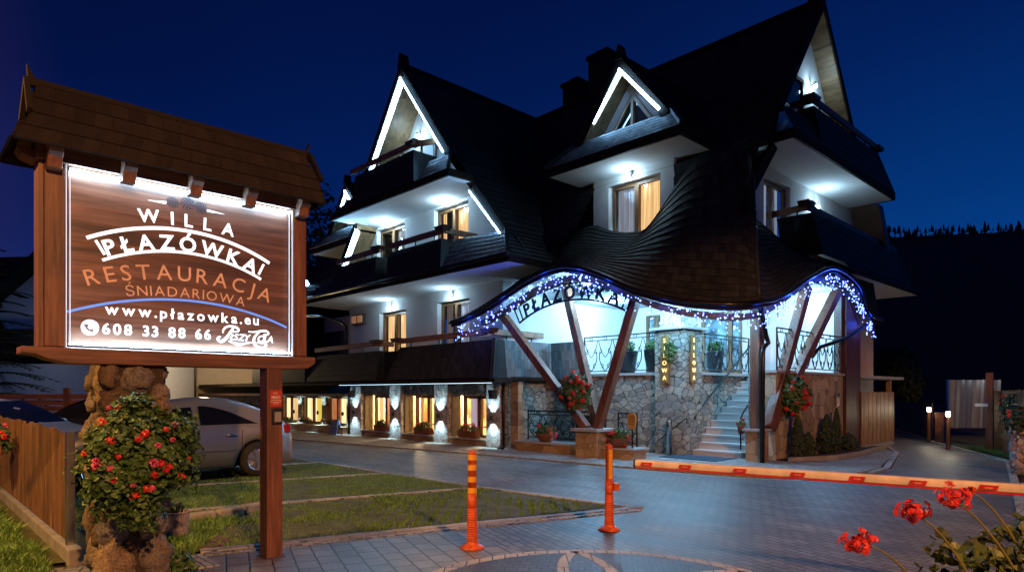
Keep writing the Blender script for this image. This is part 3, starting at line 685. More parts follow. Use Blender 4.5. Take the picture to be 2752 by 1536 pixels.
# pent skirt between the rakes and the eave, either side of the balconies
m=MB(); spatch(m,(-.95,-.95,5.98),(1.02,-.80,5.92),(2.08,-1.74,4.92),(-.62,-1.74,4.92),.22,.03); HB(m,'roof_skirt',M['shingle_lit'])
m=MB(); spatch(m,(-8.1,-.80,5.92),(-7.2,-.95,5.98),(-6.9,-1.74,4.92),(-9.25,-1.74,4.92),.22,.03); HB(m,'roof_skirt',M['shingle'])
m=MB(); m.bar((1.04,-.8,5.95),(2.12,-1.76,4.95),.09,.09); m.bar((1.3,-.72,5.75),(2.1,-.9,4.92),.06,.06); HB(m,'hip_trim',M['shingle_lit'])
parapet(-6.72,-4.02,-7.10,-4.65,-1.70,-1.25,4.95,6.00)
parapet(-3.48,-.66,-3.82,-1.20,-1.70,-1.25,4.95,6.00)
m=MB(); m.quad((-4.02,-1.70,4.95),(-4.65,-1.25,6.0),(-4.65,-.5,6.0),(-4.02,-.5,4.95)); m.quad((-.64,-1.70,4.95),(-1.18,-1.25,6.0),(-1.18,-.3,6.0),(-.64,-.3,4.95)); HB(m,'parapet_side',M['shingle_lit'])
m=MB(); spatch(m,(-4.4,-1.0,6.0),(-3.9,-1.0,6.0),(-3.5,-1.25,4.95),(-4.1,-1.25,4.95),.22,.02); HB(m,'roof_skirt',M['shingle'])
m=MB(); m.box(-7.2,-.6,-1.4,0,5.02,5.12); HB(m,'balcony_floor',M['concrete'])
rail((-7.1,-1.32,6.14),(-4.3,-1.32,6.16)); rail((-3.75,-1.32,6.16),(-.95,-1.32,6.18)); rail((-.95,-1.3,6.18),(-.95,-.1,6.18),posts=2)
corner((-4.45,-1.35,6.15)); corner((-1.05,-1.35,6.17))
# second-floor wall
w4=[(-6.6,-4.85,5.12,7.38),(-3.2,-1.48,5.12,7.42)]
m=MB(); wall_holes(m,'y',0,-6.62,-.42,4.9,7.52,w4,.16)
for k in (1,-1): m.poly([(-3.52+k*a,0,z) for a,z in ((3.1,4.9),(5.3,4.9),(4.35,5.90),(3.1,7.35))])
HB(m,'plaster_wall',M['plaster'])
window(-6.56,-4.89,5.14,7.34,.14,'y',(('curtain_dim',.55,.95),'curtain_dim')); window(-3.16,-1.52,5.14,7.38,.14,'y',(('curtain',0,.25),'curtain'))
wall_lamp((-5.68,-.01,7.44),e=64); wall_lamp((-2.30,-.01,7.48),e=64)
# --- jettied attic box at z 7.5
def jetty_front(x0,x1,yf,yb,zb,axis='y'): pass
m=MB(); m.quad((-6.86,-1.6,7.52),(-.38,-1.6,7.52),(-.38,0,7.50),(-6.86,0,7.50)); HB(m,'soffit',M['ceiling'])
m=MB(); m.bar((-6.92,-1.64,7.60),(-.32,-1.64,7.60),.07,.2); m.bar((-.35,-1.66,7.60),(-.30,-.75,7.60),.07,.2); m.bar((-6.9,-1.66,7.60),(-6.9,-.75,7.60),.07,.2); HB(m,'fascia',M['fascia'])
m=MB(); spatch(m,(-1.95,-1.12,8.42),(-1.0,-1.06,8.44),(-.32,-1.68,7.70),(-1.75,-1.68,7.70),.2,.03); HB(m,'roof_skirt',M['shingle_lit'])
m=MB(); spatch(m,(-6.05,-1.06,8.44),(-5.5,-1.12,8.42),(-5.4,-1.68,7.70),(-6.92,-1.68,7.70),.2,.03); HB(m,'roof_skirt',M['shingle'])
m=MB(); m.bar((-.98,-1.06,8.47),(-.30,-1.70,7.72),.08,.08); HB(m,'hip_trim',M['shingle_lit'])
parapet(-5.45,-1.98,-5.75,-2.42,-1.66,-1.36,7.74,8.82)
m=MB(); m.quad((-1.96,-1.66,7.74),(-2.40,-1.36,8.82),(-2.40,-.5,8.82),(-1.96,-.9,7.74)); HB(m,'parapet_side',M['shingle_lit'])
m=MB(); m.box(-5.9,-1.2,-1.3,0,7.72,7.82); HB(m,'balcony_floor',M['concrete'])
rail((-5.95,-1.42,8.98),(-2.35,-1.42,8.96)); rail((-2.35,-1.4,8.96),(-1.4,-.9,8.96),posts=2); corner((-2.4,-1.42,8.93)); 
# gable wall and its balcony door
m=MB(); m.poly([(-6.7,0,7.55),(-.34,0,7.55),(-3.52,0,11.62)]); HB(m,'plaster_wall',M['plaster'])
window(-3.9,-2.35,7.8,9.75,-.04,'y',('curtain_dim','curtain_yellow'))
wall_lamp((-3.95,-.02,10.05),e=18)
# --- roof of the wing: two shingled slopes with flared feet
def slope(pts,y0s,y1,mat='shingle',flip=False,th=.035,under='soffit_wood'):
    """pts: (x,z) from ridge to eave; y0s: front edge per point; y1 back"""
    m=MB()
    for i in range(len(pts)-1):
        (xa,za),(xb,zb)=pts[i],pts[i+1]; ya,yb=y0s[i]
        spatch(m,(xa,ya,za),(xa,y1,za),(xb,y1,zb),(xb,yb,zb),.27,th,flip=flip)
    o=HB(m,'roof_slope',M[mat])
    u=MB(); k=1 if pts[1][0]>pts[0][0] else -1
    for i in range(len(pts)-1):
        (xa,za),(xb,zb)=pts[i],pts[i+1]; ya,yb=y0s[i]; t=.17
        u.quad((xa,ya+.01,za-t*1.3),(xa,y1,za-t*1.3),(xb-k*t*.5,y1,zb-t),(xb-k*t*.5,yb+.01,zb-t))
    HB(u,'rake_soffit',M[under])
    b=MB()
    for i in range(len(pts)-1):
        (xa,za),(xb,zb)=pts[i],pts[i+1]; ya,yb=y0s[i]; t=.20
        b.prism([(xa,ya-.03,za+.05),(xb,yb-.03,zb+.05),(xb-k*t*.5,yb-.03,zb-t),(xa,ya-.03,za-t*1.3)],(0,.05,0))
    HB(b,'barge_board',M['fascia']); return o
right=[(-3.52,11.82),(-1.02,8.48),(-.30,7.52),(1.04,5.92),(2.10,4.95)]
left=[(-3.52,11.82),(-6.02,8.48),(-6.74,7.52),(-8.08,5.92),(-9.2,4.95)]
fy=[(-1.06,-1.06),(-1.06,-.8),(-.8,-.8),(-.8,-1.70)]
slope(right[:4],fy[:3],5.1,flip=True); slope(left[:4],fy[:3],9,flip=False)
m=MB(); spatch(m,(1.04,-.8,5.92),(1.04,5.6,5.92),(2.10,5.6,4.95),(2.10,-1.70,4.95),.24,.03,flip=True); HB(m,'roof_slope',M['shingle'])
m=MB(); spatch(m,(-8.08,-.8,5.92),(-8.08,9,5.92),(-9.2,9,4.95),(-9.2,-1.70,4.95),.24,.03); HB(m,'roof_slope',M['shingle'])
m=MB(); m.bar((-3.52,-1.12,11.86),(-3.52,5.2,11.86),.16,.10); m.prism([(-3.62,-1.12,11.75),(-3.42,-1.12,11.75),(-3.52,-1.12,12.22)],(0,.35,0)); HB(m,'roof_ridge',M['fascia'])
# LED strips under the rakes
def led(a,b,w=.07,name='led_strip'):
    m=MB(); m.bar(a,b,w,w*.6,(0,1,0)); o=HB(m,name,M['led'])
    k=V((0,w*.6,0)); m=MB(); m.bar(V(a)+k,V(b)+k,w*1.5,w*.5,(0,1,0)); HB(m,'led_shield',M['soffit_wood'],parent=o); return o  # opaque batten added behind the strip to keep its light off the gable
led((-3.60,-1.0,11.40),(-5.55,-1.0,8.90),.17); led((-3.47,-1.13,11.42),(-1.27,-1.13,8.52),.035)
led((-.42,-.86,7.26),(.94,-.86,5.76),.03); led((-6.66,-.76,7.28),(-7.72,-.76,6.0),.17)
# --- main roof: ridge along x at y=5
m=MB(); spatch(m,(-3.6,5,11.82),(6.95,5,11.82),(6.95,1.6,7.30),(-3.6,1.6,7.30),.27,.035); HB(m,'roof_slope',M['shingle'])
m=MB(); spatch(m,(-1.4,1.6,7.30),(2.1,1.6,7.30),(2.1,.5,5.6),(-1.4,.2,5.4),.26,.035); spatch(m,(1.0,.75,6.15),(2.15,.95,6.35),(2.2,.15,5.4),(1.0,.05,5.3),.2,.03); HB(m,'roof_slope',M['shingle'])
m=MB(); spatch(m,(4.64,1.585,7.32),(5.7,1.585,7.32),(5.7,1.56,6.9),(4.64,1.57,6.35),.26,.03); spatch(m,(4.7,1.74,7.28),(6.80,1.74,7.28),(6.80,1.02,5.7),(4.7,1.66,6.2),.26,.035); HB(m,'roof_slope',M['shingle'])
m=MB(); spatch(m,(-12,5,11.82),(6.95,5,11.82),(6.95,7.9,8.1),(-12,7.9,8.1),.3,.035,flip=True); HB(m,'roof_slope',M['shingle'])
m=MB(); m.bar((-3.5,5,11.86),(7.0,5,11.86),.16,.10); m.prism([(6.98,4.9,11.7),(6.98,5.1,11.7),(6.98,5,12.15)],(-.4,0,0)); HB(m,'roof_ridge',M['fascia'])
# chimneys
for x0,x1,y0,y1,z in ((-2.05,-1.15,6.3,7.1,14.0),(-3.6,-2.8,6.6,7.3,13.6)):
    m=MB(); m.box(x0,x1,y0,y1,10,z); m.box(x0-.07,x1+.07,y0-.07,y1+.07,z,z+.14); m.box(x0+.2,x1-.2,y0+.2,y1-.2,z+.14,z+.34); HB(m,'chimney',M['shingle'] if False else M['fascia'])
# --- front dormer
m=MB(); wall_holes(m,'y',1.6,2.05,4.65,5.4,7.55,[(2.58,4.25,5.45,7.22)],.16); m.quad((2.05,1.6,5.4),(2.05,4,5.4),(2.05,4,7.55),(2.05,1.6,7.55)); m.quad((4.65,1.6,5.4),(4.65,4,5.4),(4.65,4,7.55),(4.65,1.6,7.55)); HB(m,'plaster_wall',M['plaster'])
window(2.62,4.21,5.47,7.18,1.74,'y',(('curtain_cool',0,.95),'curtain'))
wall_lamp((3.37,1.59,7.30),e=20)
def dormer(dx):
    X=lambda *p:[(x+dx,y,z) for x,y,z in p]
    m=MB(); m.quad(*X((1.47,.42,7.48),(5.55,.42,7.48),(5.55,2.6,7.48),(1.47,2.6,7.48))); HB(m,'soffit',M['ceiling'])
    m=MB(); m.bar(*X((1.40,.38,7.58),(5.62,.38,7.58)),.07,.22); m.bar(*X((5.6,.36,7.58),(5.6,2.4,7.58)),.07,.22); m.bar(*X((1.42,.36,7.58),(1.42,2.4,7.58)),.07,.22); HB(m,'fascia',M['fascia'])
    m=MB(); spatch(m,*X((2.1,.95,8.38),(4.95,.95,8.38),(5.62,.34,7.70),(1.40,.34,7.70)),.2,.035); HB(m,'roof_skirt',M['shingle_lit'])
    m=MB(); spatch(m,*X((4.95,.95,8.38),(4.95,3,8.38),(5.62,2.5,7.70),(5.62,.34,7.70)),.2,.03,flip=True); spatch(m,*X((2.1,3,8.38),(2.1,.95,8.38),(1.40,.34,7.70),(1.40,2.5,7.70)),.2,.03); HB(m,'roof_skirt',M['shingle'])
    m=MB(); m.bar(*X((4.97,.95,8.42),(5.65,.32,7.72)),.09,.09); HB(m,'hip_trim',M['shingle_lit']); m=MB(); m.bar(*X((2.08,.95,8.42),(1.37,.32,7.72)),.07,.07); HB(m,'hip_trim',M['shingle_lit'])
    slope([(3.5+dx,10.15),(4.98+dx,8.30)],[(.86,.86)],4.2,flip=True); slope([(3.5+dx,10.15),(2.02+dx,8.30)],[(.86,.86)],4.2)
    m=MB(); m.bar(*X((3.5,.80,10.19),(3.5,4.0,10.19)),.14,.09); m.prism(X((3.4,.80,10.1),(3.6,.80,10.1),(3.5,.80,10.5)),(0,.3,0)); HB(m,'roof_ridge',M['fascia'])
    m=MB(); m.poly(X((2.0,1.5,8.2),(5.0,1.5,8.2),(3.5,1.5,10.0))); HB(m,'plaster_wall',M['plaster'])
    m=MB(); tri=X((2.75,1.46,8.36),(4.25,1.46,8.36),(3.5,1.46,9.38))
    for i in range(3): m.bar(tri[i],tri[(i+1)%3],.09,.1,(0,1,0))
    m.bar(*X((3.5,1.44,8.36),(3.5,1.44,9.3)),.08,.08,(0,1,0)); fr=HB(m,'window',M['win_wood'])
    m=MB(); m.poly(X((2.75,1.475,8.36),(4.25,1.475,8.36),(3.5,1.475,9.38))); HB(m,'pane',M['pane'],parent=fr)
    led(*X((3.43,.92,9.82),(2.22,.92,8.44)),.14); led(*X((3.54,.79,9.82),(4.74,.79,8.44)),.06)
dormer(0)
# the same dormer on the far side of the wing, half hidden by its balconies
dormer(-13.85)
m=MB(); spatch(m,(-14.5,5,11.82),(-6,5,11.82),(-6,1.6,7.30),(-14.5,1.6,7.30),.27,.035); spatch(m,(-14.5,1.6,7.30),(-8,1.6,7.30),(-8,.2,5.4),(-14.5,.2,5.4),.27,.035); HB(m,'roof_slope',M['shingle'])
# --- right gable end (faces +x)
m=MB(); wall_holes(m,'x',5.95,2.75,11.2,5.3,7.52,[(3.75,5.35,5.4,7.25)],.16,-1); m.poly([(5.95,2.75,5.3),(5.95,1.15,5.3),(5.95,1.15,5.6),(5.95,2.75,7.4)]); HB(m,'plaster_wall',M['plaster'])
window(3.79,5.31,5.42,7.21,5.81,'x',(('curtain_cool',.1,.95),('curtain_cool',.2,.9)))
wall_lamp((5.96,6.9,7.05),'x',26,out=.12)
m=MB(); m.poly([(6.50,2.2,7.72),(6.50,7.8,7.72),(6.50,5,11.5)]); HB(m,'plaster_wall',M['plaster'])
m=MB(); tri=[(6.52,3.35,8.85),(6.52,4.75,8.85),(6.52,4.75,9.75),(6.52,4.0,9.75)]
for i in range(4): m.bar(tri[i],tri[(i+1)%4],.09,.09,(1,0,0))
fr=HB(m,'window',M['win_wood']); m=MB(); m.poly(tri); HB(m,'pane',M['pane'],parent=fr)
m=MB(); m.quad((5.94,2.45,7.50),(7.25,2.50,7.50),(7.25,9.6,7.50),(5.94,9.9,7.50)); HB(m,'soffit',M['ceiling'])
m=MB(); m.bar((7.28,2.46,7.60),(7.28,9.65,7.60),.07,.22); m.bar((6.4,2.46,7.60),(7.30,2.46,7.60),.07,.22); m.bar((5.9,9.65,7.60),(7.30,9.65,7.60),.07,.22); HB(m,'fascia',M['fascia'])
m=MB(); spatch(m,(6.95,2.4,8.45),(6.95,4.2,8.45),(7.32,4.2,7.7),(7.32,2.44,7.7),.2,.03,flip=False); HB(m,'roof_skirt',M['shingle'])
def parapet_x(ya,yb,yc,yd,xb,xt,zb,zt,n='balcony_parapet'):
    m=MB(); spatch(m,(xt,yc,zt),(xt,yd,zt),(xb,yb,zb),(xb,ya,zb),.25,.025)
    m.quad((xt,yc,zt),(xt,yd,zt),(xt-.3,yd,zt),(xt-.3,yc,zt)); m.quad((xb,ya,zb),(xt,yc,zt),(xt-.9,yc,zt),(xb-1.1,ya,zb)); m.quad((xb,yb,zb),(xt,yd,zt),(xt-1,yd,zt),(xb-1.1,yb,zb))
    return HB(m,n,M['shingle'])
parapet_x(4.1,9.7,4.35,9.2,7.30,6.98,7.7,8.88)
rail((6.98,4.30,9.02),(6.98,9.25,9.02),posts=6,mat='dark_wood'); rail((6.28,4.25,9.02),(6.98,4.30,9.02),posts=1,mat='dark_wood')
def corner_x(p):
    x,y,z=p; m=MB(); m.prism([(x+.1,y-.13,z),(x+.1,y+.13,z),(x+.1,y+.24,z+.13),(x+.1,y-.24,z+.13)],(-.3,0,0)); HB(m,'rail_end_block',M['dark_wood'])
corner_x((6.98,4.35,9.0)); corner_x((6.98,9.2,8.95))
wall_lamp((6.51,5.30,9.85),'x',16,out=.12)
def slope_x(pts,x0s,x1,flip):
    m=MB();u=MB();b=MB(); k=1 if pts[1][0]>pts[0][0] else -1
    for i in range(len(pts)-1):
        (ya,za),(yb,zb)=pts[i],pts[i+1]; xa,xb=x0s[i]; t=.18
        spatch(m,(xa,ya,za),(x1,ya,za),(x1,yb,zb),(xb,yb,zb),.27,.035,flip=flip)
        u.quad((xa-.01,ya,za-t*1.3),(x1,ya,za-t*1.3),(x1,yb-k*t*.5,zb-t),(xb-.01,yb-k*t*.5,zb-t))
        b.prism([(xa+.03,ya,za+.05),(xb+.03,yb,zb+.05),(xb+.03,yb-k*t*.5,zb-t),(xa+.03,ya,za-t*1.3)],(-.05,0,0))
    HB(m,'roof_slope',M['shingle']); HB(u,'rake_soffit',M['soffit_wood']); HB(b,'barge_board',M['fascia'])
slope_x([(5,11.84),(2.46,8.45),(2.46+.04-.0,8.40)],[(6.97,6.97),(6.97,6.97)],5.4,True)
slope_x([(5,11.84),(7.55,8.45)],[(6.97,6.97)],5.4,False)
m=MB(); m.prism([(6.78,2.46,7.56),(6.78,.86,5.72),(6.78,1.05,5.55),(6.78,2.72,7.42)],(-.06,0,0)); m.prism([(6.99,2.46,8.45),(6.80,1.7,7.4),(6.80,2.5,7.5)],(-.4,0,0)); HB(m,'barge_board',M['fascia'])
m=MB(); m.quad((6.75,2.60,7.45),(5.95,2.60,7.45),(5.95,1.0,5.55),(6.75,1.0,5.55)); HB(m,'rake_soffit',M['dark_wood'])
m=MB(); m.prism([(6.8,9.75,7.5),(6.8,10.2,7.5),(6.8,11.3,5.7),(6.8,10.85,5.7)],(-.8,0,0)); HB(m,'barge_board',M['dark_wood'])
# second balcony on the right end, eave and its soffit
parapet_x(4.7,12.3,4.7,11.9,7.10,6.78,5.15,6.28)
rail((6.72,4.62,6.42),(6.60,12.1,6.42),posts=8,mat='dark_wood'); rail((5.6,4.72,6.42),(6.72,4.62,6.42),posts=2,mat='rail_wood'); corner_x((6.72,4.66,6.44))
m=MB(); m.box(5.95,6.8,4.7,11.9,5.1,5.2); HB(m,'balcony_floor',M['concrete'])
m=MB(); spatch(m,(7.05,6.2,5.2),(7.05,12,5.2),(7.36,12.1,4.86),(7.36,6.0,4.86),.2,.03); HB(m,'roof_skirt',M['shingle'])
m=MB(); m.quad((5.9,6.0,4.80),(7.34,6.0,4.80),(7.34,11.9,4.80),(5.9,11.9,4.80)); HB(m,'soffit',M['ceiling'])
m=MB(); m.bar((7.36,6.0,4.84),(7.36,12.0,4.84),.06,.1); HB(m,'fascia',M['fascia'])
m=MB(); spatch(m,(5.5,11.5,7.2),(5.5,13,7.2),(6.9,13.4,5.8),(6.9,11.8,5.8),.25,.03); m.box(5.5,6.8,11.9,13.2,5.0,5.7); HB(m,'roof_skirt',M['shingle'])
m=MB(); m.quad((5.95,6.4,0),(5.95,12,0),(5.95,12,5.3),(5.95,6.4,5.3)); HB(m,'plaster_wall',M['plaster_warm'])
# ---------------------------------------------------------------- entrance: wavy canopy, posts, terrace, stairs
E_=[(-1.05,-1.0,3.62),(-.2,-1.0,3.74),(.9,-1.0,4.03),(2.0,-1.0,4.43),(3.04,-1.0,4.62),(3.7,-1.0,4.54),(4.3,-.98,4.33),(5.2,-.8,3.89),(5.9,-.4,3.63),(6.55,0,3.51),(7.0,.35,3.48),(7.25,.8,3.55),(7.25,1.87,3.79),(7.25,3.39,4.40),(7.25,4.86,4.80),(7.25,6.5,4.57),(7.25,7.45,3.85),(7.25,8.45,3.74)]
T_=[(.4,.2,4.7),(.6,.5,5.0),(1.0,.8,5.45),(1.9,1.5,6.25),(2.7,1.6,6.0),(3.3,1.6,5.86),(3.9,1.6,5.92),(4.66,1.56,6.72),(5.3,1.58,7.27),(6.0,1.58,7.27),(6.6,1.55,7.15),(6.84,1.30,6.45),(5.97,2.5,6.15),(5.97,3.4,6.0),(6.1,4.7,5.6),(6.9,6.2,5.15),(7.05,7.3,5.0),(7.1,8.3,4.85)]
NS=5
Es=cr_spline(E_,NS); Ts=cr_spline(T_,NS); NN=len(Es)-1
def samp(A,s):
    q=s*NN; i=min(int(q),NN-1); return A[i].lerp(A[i+1],q-i)
def canopy(s,t):
    e=samp(Es,s); q=samp(Ts,s)
    c=V((q.x*.42+e.x*.58,q.y*.42+e.y*.58,e.z+.30*(q.z-e.z)))
    return bez(q,c,e,t)
m=MB(); shingles(m,canopy,NN,17,.026,flip=True)
cano=HB(m,'canopy_roof',M['shingle'])
m=MB()
for i in range(NN):
    for k in range(6):
        a=[canopy(i/NN,k/6),canopy((i+1)/NN,k/6),canopy((i+1)/NN,(k+1)/6),canopy(i/NN,(k+1)/6)]
        m.quad(*[p-V((0,0,.10+.05*(1-(k+(j>1))/6))) for j,p in enumerate(a)])
HB(m,'canopy_soffit',M['ceiling'],True)
# fascia + gutter following the wave
m=MB(); 
for i in range(NN): 
    a,b=Es[i],Es[i+1]; m.quad(a+V((0,0,.02)),b+V((0,0,.02)),b-V((0,0,.15)),a-V((0,0,.15)))
HB(m,'fascia',M['fascia'],True)
outw=lambda i:(V((0,-1,0)) if i<NN*.55 else (V((.7,-.7,0)) if i<NN*.66 else V((1,0,0))))
m=MB(); m.tube([Es[i]+outw(i)*.06+V((0,0,-.02)) for i in range(NN+1)],.055,8); HB(m,'gutter',M['gutter'],True)
m=MB(); ins=[Es[i]-outw(i)*.28-V((0,0,.26)) for i in range(6,NN-4)]
for i in range(len(ins)-1): m.bar(ins[i],ins[i+1],.14,.14)
HB(m,'eave_beam',M['dark_wood'])
hip=[canopy(11*NS/NN,t/8)+V((0,0,.06)) for t in range(9)]
m=MB(); m.tube(hip,.055,6); HB(m,'hip_trim',M['shingle_lit'],True)
# V posts on the left pedestal
PED=(3.5,-.16)
for b,t in (((3.36,-.26,.72),(.30,-.33,3.86)),((3.66,-.22,.72),(4.98,-.36,3.98)),((3.48,.02,.72),(1.90,.58,4.55))):
    m=MB(); m.bar(b,t,.20,.20,(0,1,0)); HB(m,'leaning_post',M['red_wood_z'],bevel=.012)
m=MB(); m.box(3.17,3.83,-.46,.14,0,.66); HB(m,'pedestal',M['stone_warm'],bevel=.015)
m=MB(); m.box(3.08,3.92,-.55,.23,.66,.73); HB(m,'pedestal_cap',M['slab'],bevel=.01)
m=MB(); m.box(.77,3.17,-.18,.12,0,.25); m.box(3.83,4.68,-.18,.35,0,.25); HB(m,'low_wall',M['stone_warm'])
m=MB(); m.box(.74,3.17,-.22,.40,.25,.295); m.box(3.83,4.72,-.22,.42,.25,.295); HB(m,'low_wall_slab',M['slab'])
# terrace
m=MB(); m.quad((.3,1.8,0),(4.1,1.8,0),(4.1,1.8,2.08),(.3,1.8,2.08)); m.quad((4.8,2.4,0),(4.8,5.3,0),(4.8,5.3,2.08),(4.8,2.4,2.08)); HB(m,'stone_wall',M['stone'])
m=MB(); m.box(4.08,4.95,1.58,2.42,0,3.18); HB(m,'stone_pillar',M['stone'],bevel=.02)
m=MB(); m.box(3.98,5.05,1.48,2.52,3.18,3.25); HB(m,'pillar_cap',M['slab'],bevel=.01)
m=MB(); m.box(4.17,4.87,1.70,2.36,3.25,4.75); HB(m,'stone_pillar',M['stone_pillar'],bevel=.02)
m=MB(); m.quad((.05,1.8,2.1),(4.8,1.8,2.1),(4.8,5.6,2.1),(.05,5.6,2.1)); m.quad((4.8,5.1,2.1),(6.95,5.1,2.1),(6.95,6.4,2.1),(4.8,6.4,2.1)); m.quad((6.35,2.3,2.1),(6.95,2.3,2.1),(6.95,5.1,2.1),(6.35,5.1,2.1)); HB(m,'terrace_floor',M['slab'])
m=MB(); m.box(1.5,4.08,1.74,1.95,2.06,2.13); m.box(4.72,4.92,2.42,5.2,2.06,2.13); HB(m,'terrace_coping',M['slab'])
dr_=[(1.0,1.8,2.1,4.15),(3.05,4.42,2.1,4.05)]
m=MB(); wall_holes(m,'y',5.6,.05,4.9,2.1,4.6,dr_,.12); m.quad((4.9,6.4,2.1),(6.95,6.4,2.1),(6.95,6.4,4.6),(4.9,6.4,4.6)); m.quad((4.9,5.6,2.1),(4.9,6.4,2.1),(4.9,6.4,4.6),(4.9,5.6,4.6)); HB(m,'terrace_wall',M['plaster'])
m=MB(); m.box(1.9,2.15,5.2,5.6,2.1,4.4); HB(m,'terrace_wall',M['plaster'])
m=MB(); m.quad((.05,1.9,4.42),(6.9,1.9,4.42),(6.9,6.4,4.42),(.05,6.4,4.42)); HB(m,'terrace_ceiling',M['ceiling'])
M['etched']=plain('etched_glass',(.20,.30,.34),.12,0,.8,4)
def door(x0,x1,z0,z1,y,split):
    m=MB(); fw=.11
    m.box(x0,x0+fw,y-.05,y+.05,z0,z1); m.box(x1-fw,x1,y-.05,y+.05,z0,z1); m.box(x0+fw,x1-fw,y-.05,y+.05,z1-fw,z1); m.box(split-.09,split+.09,y-.055,y+.045,z0,z1-fw); m.box(x0+fw,split-.09,y-.04,y+.04,z0,z0+.2); m.box(split+.09,x1-fw,y-.04,y+.04,z0,z0+.2)
    d=HB(m,'door',M['win_wood'])
    m=MB(); m.quad((x0+fw,y,z0+.2),(split-.09,y,z0+.2),(split-.09,y,z1-fw),(x0+fw,y,z1-fw)); m.quad((split+.09,y,z0+.2),(x1-fw,y,z0+.2),(x1-fw,y,z1-fw),(split+.09,y,z1-fw)); HB(m,'pane',M['etched'],parent=d)
    m=MB(); m.tube([(split-.03,y-.1,z0+.8),(split-.03,y-.1,z0+1.2)],.02,6); HB(m,'handle',M['steel'],parent=d)
door(3.05,4.42,2.1,4.05,5.68,3.98); door(1.0,1.8,2.1,4.15,5.68,1.4)
# stairs
st=HB(MB().box(4.82,6.2,2.0,2.02,0,.02),'staircase',M['slab'])
for i in range(12):
    y=2.0+i*.275; z=.175*(i+1)
    m=MB(); m.box(4.82,6.22,y+.0,y+.30,z-.175,z-.04); m.box(4.80,6.24,y-.03,y+.30,z-.04,z); HB(m,'step',M['tread'],parent=st)
m=MB(); m.box(4.82,6.2,2.3,5.3,0,.15)
m=MB(); m.box(6.26,6.5,2.3,5.2,0,2.05); HB(m,'stone_wall',M['stone'])
# right side: stone wall, pedestal, posts
m=MB(); m.box(6.5,6.95,2.25,6.4,0,2.06); HB(m,'stone_wall',M['stone_ashlar'])
m=MB(); m.box(6.45,7.0,2.2,6.42,2.06,2.12); HB(m,'terrace_coping',M['slab'])
m=MB(); m.box(6.58,6.95,1.5,1.90,0,.72); HB(m,'pedestal',M['stone_warm'],bevel=.015)
m=MB(); m.box(6.53,7.00,1.45,1.95,.72,.78); HB(m,'pedestal_cap',M['slab'],bevel=.01)
m=MB(); m.box(6.66,6.90,1.55,1.79,.78,3.70); HB(m,'upright_post',M['red_wood_z'],bevel=.012)
for b,t in (((6.9,1.95,.78),(7.0,3.85,4.22)),((6.9,2.05,.78),(7.02,5.75,4.30))):
    m=MB(); m.bar(b,t,.22,.22,(1,0,0)); HB(m,'leaning_post',M['red_wood_z'],bevel=.012)
m=MB(); m.tube([(7.22,.86,3.45),(7.20,1.0,3.38),(7.05,1.55,2.85),(7.05,1.66,2.72),(7.02,1.50,2.62),(7.02,1.45,2.5),(7.02,1.42,.0)],.055,10); HB(m,'downspout',M['gutter'],True)
m=MB(); m.tube([(7.3,7.2,3.5),(7.15,6.0,3.05),(7.0,4.6,2.75),(6.95,4.3,2.5)],.05,8); HB(m,'downspout',M['gutter'],True)
m=MB(); m.box(6.75,6.95,6.28,6.42,2.12,4.4); m.box(6.4,7.02,6.45,7.55,0,4.3); HB(m,'timber_siding',M['gate_wood'] if False else M['dark_wood'])
# wrought-iron railings
def scroll(p,r,turn,ax,flip=1):
    pts=[]; 
    for i in range(15):
        t=i/14; a=turn+flip*t*4.2; q=r*(1-.72*t); pts.append(V(p)+ax*(math.cos(a)*q)+V((0,0,math.sin(a)*q)))
    return pts
def iron_rail(a,b,h,seed=1,name='iron_railing',r=.013,lift=.08,dens=.5):
    a,b=V(a),V(b); ax=(b-a).normalized(); ax0=V((ax.x,ax.y,0)).normalized(); L=(b-a).length; rnd=random.Random(seed)
    m=MB(); up=V((0,0,1))
    m.tube([a+up*h,b+up*h],.019,6); m.tube([a+up*(h-.10),b+up*(h-.10)],r,6); m.tube([a+up*lift,b+up*lift],r,6)
    for p in (a,b): m.tube([p,p+up*h],.02,6)
    n=max(1,round(L/dens)); w=L/n
    for i in range(n):
        c=lerp(a,b,(i+.5)/n); 
        for f in (1,-1):
            base=c+up*lift; tip=c+ax*f*w*.36+up*(h*.62)
            m.tube([bez(base,base+ax*f*w*.55+up*h*.25,tip,t/8) for t in range(9)],r,5)
            m.tube(scroll(tip-up*h*.02,.085*rnd.uniform(.8,1.2),R(90),ax0*f,1),r*.9,5)
            m.tube(scroll(c+ax*f*w*.25+up*(lift+.17),.075,R(-90),ax0*f,-1),r*.8,5)
            m.tube([bez(c+up*(h*.45),c+ax*f*w*.3+up*h*.55,c+ax*f*w*.46+up*(h-.11),t/6) for t in range(7)],r*.8,5)
        m.tube([c+up*(h-.05)+ax*math.cos(t*.7)*.05+up*math.sin(t*.7)*.045 for t in range(10)],r*.7,5)
    return HB(m,name,M['iron'])
iron_rail((1.52,1.84,2.12),(4.05,1.84,2.12),1.05,1); iron_rail((4.84,2.5,2.12),(4.84,5.15,2.12),1.02,2); iron_rail((6.93,2.35,2.12),(6.93,6.25,2.12),1.0,3)
iron_rail((.80,.27,.30),(3.1,.27,.30),.80,4,dens=.6); iron_rail((3.9,.30,.30),(4.45,.30,.30),.80,5,dens=.55)
m=MB(); m.tube([(4.93,2.1,1.02),(4.93,2.35,1.18),(4.93,5.15,2.98),(4.93,5.4,3.05)],.025,8); m.tube([(4.93,2.1,1.02),(4.93,2.05,.93)],.05,8); HB(m,'handrail',M['iron'],True)
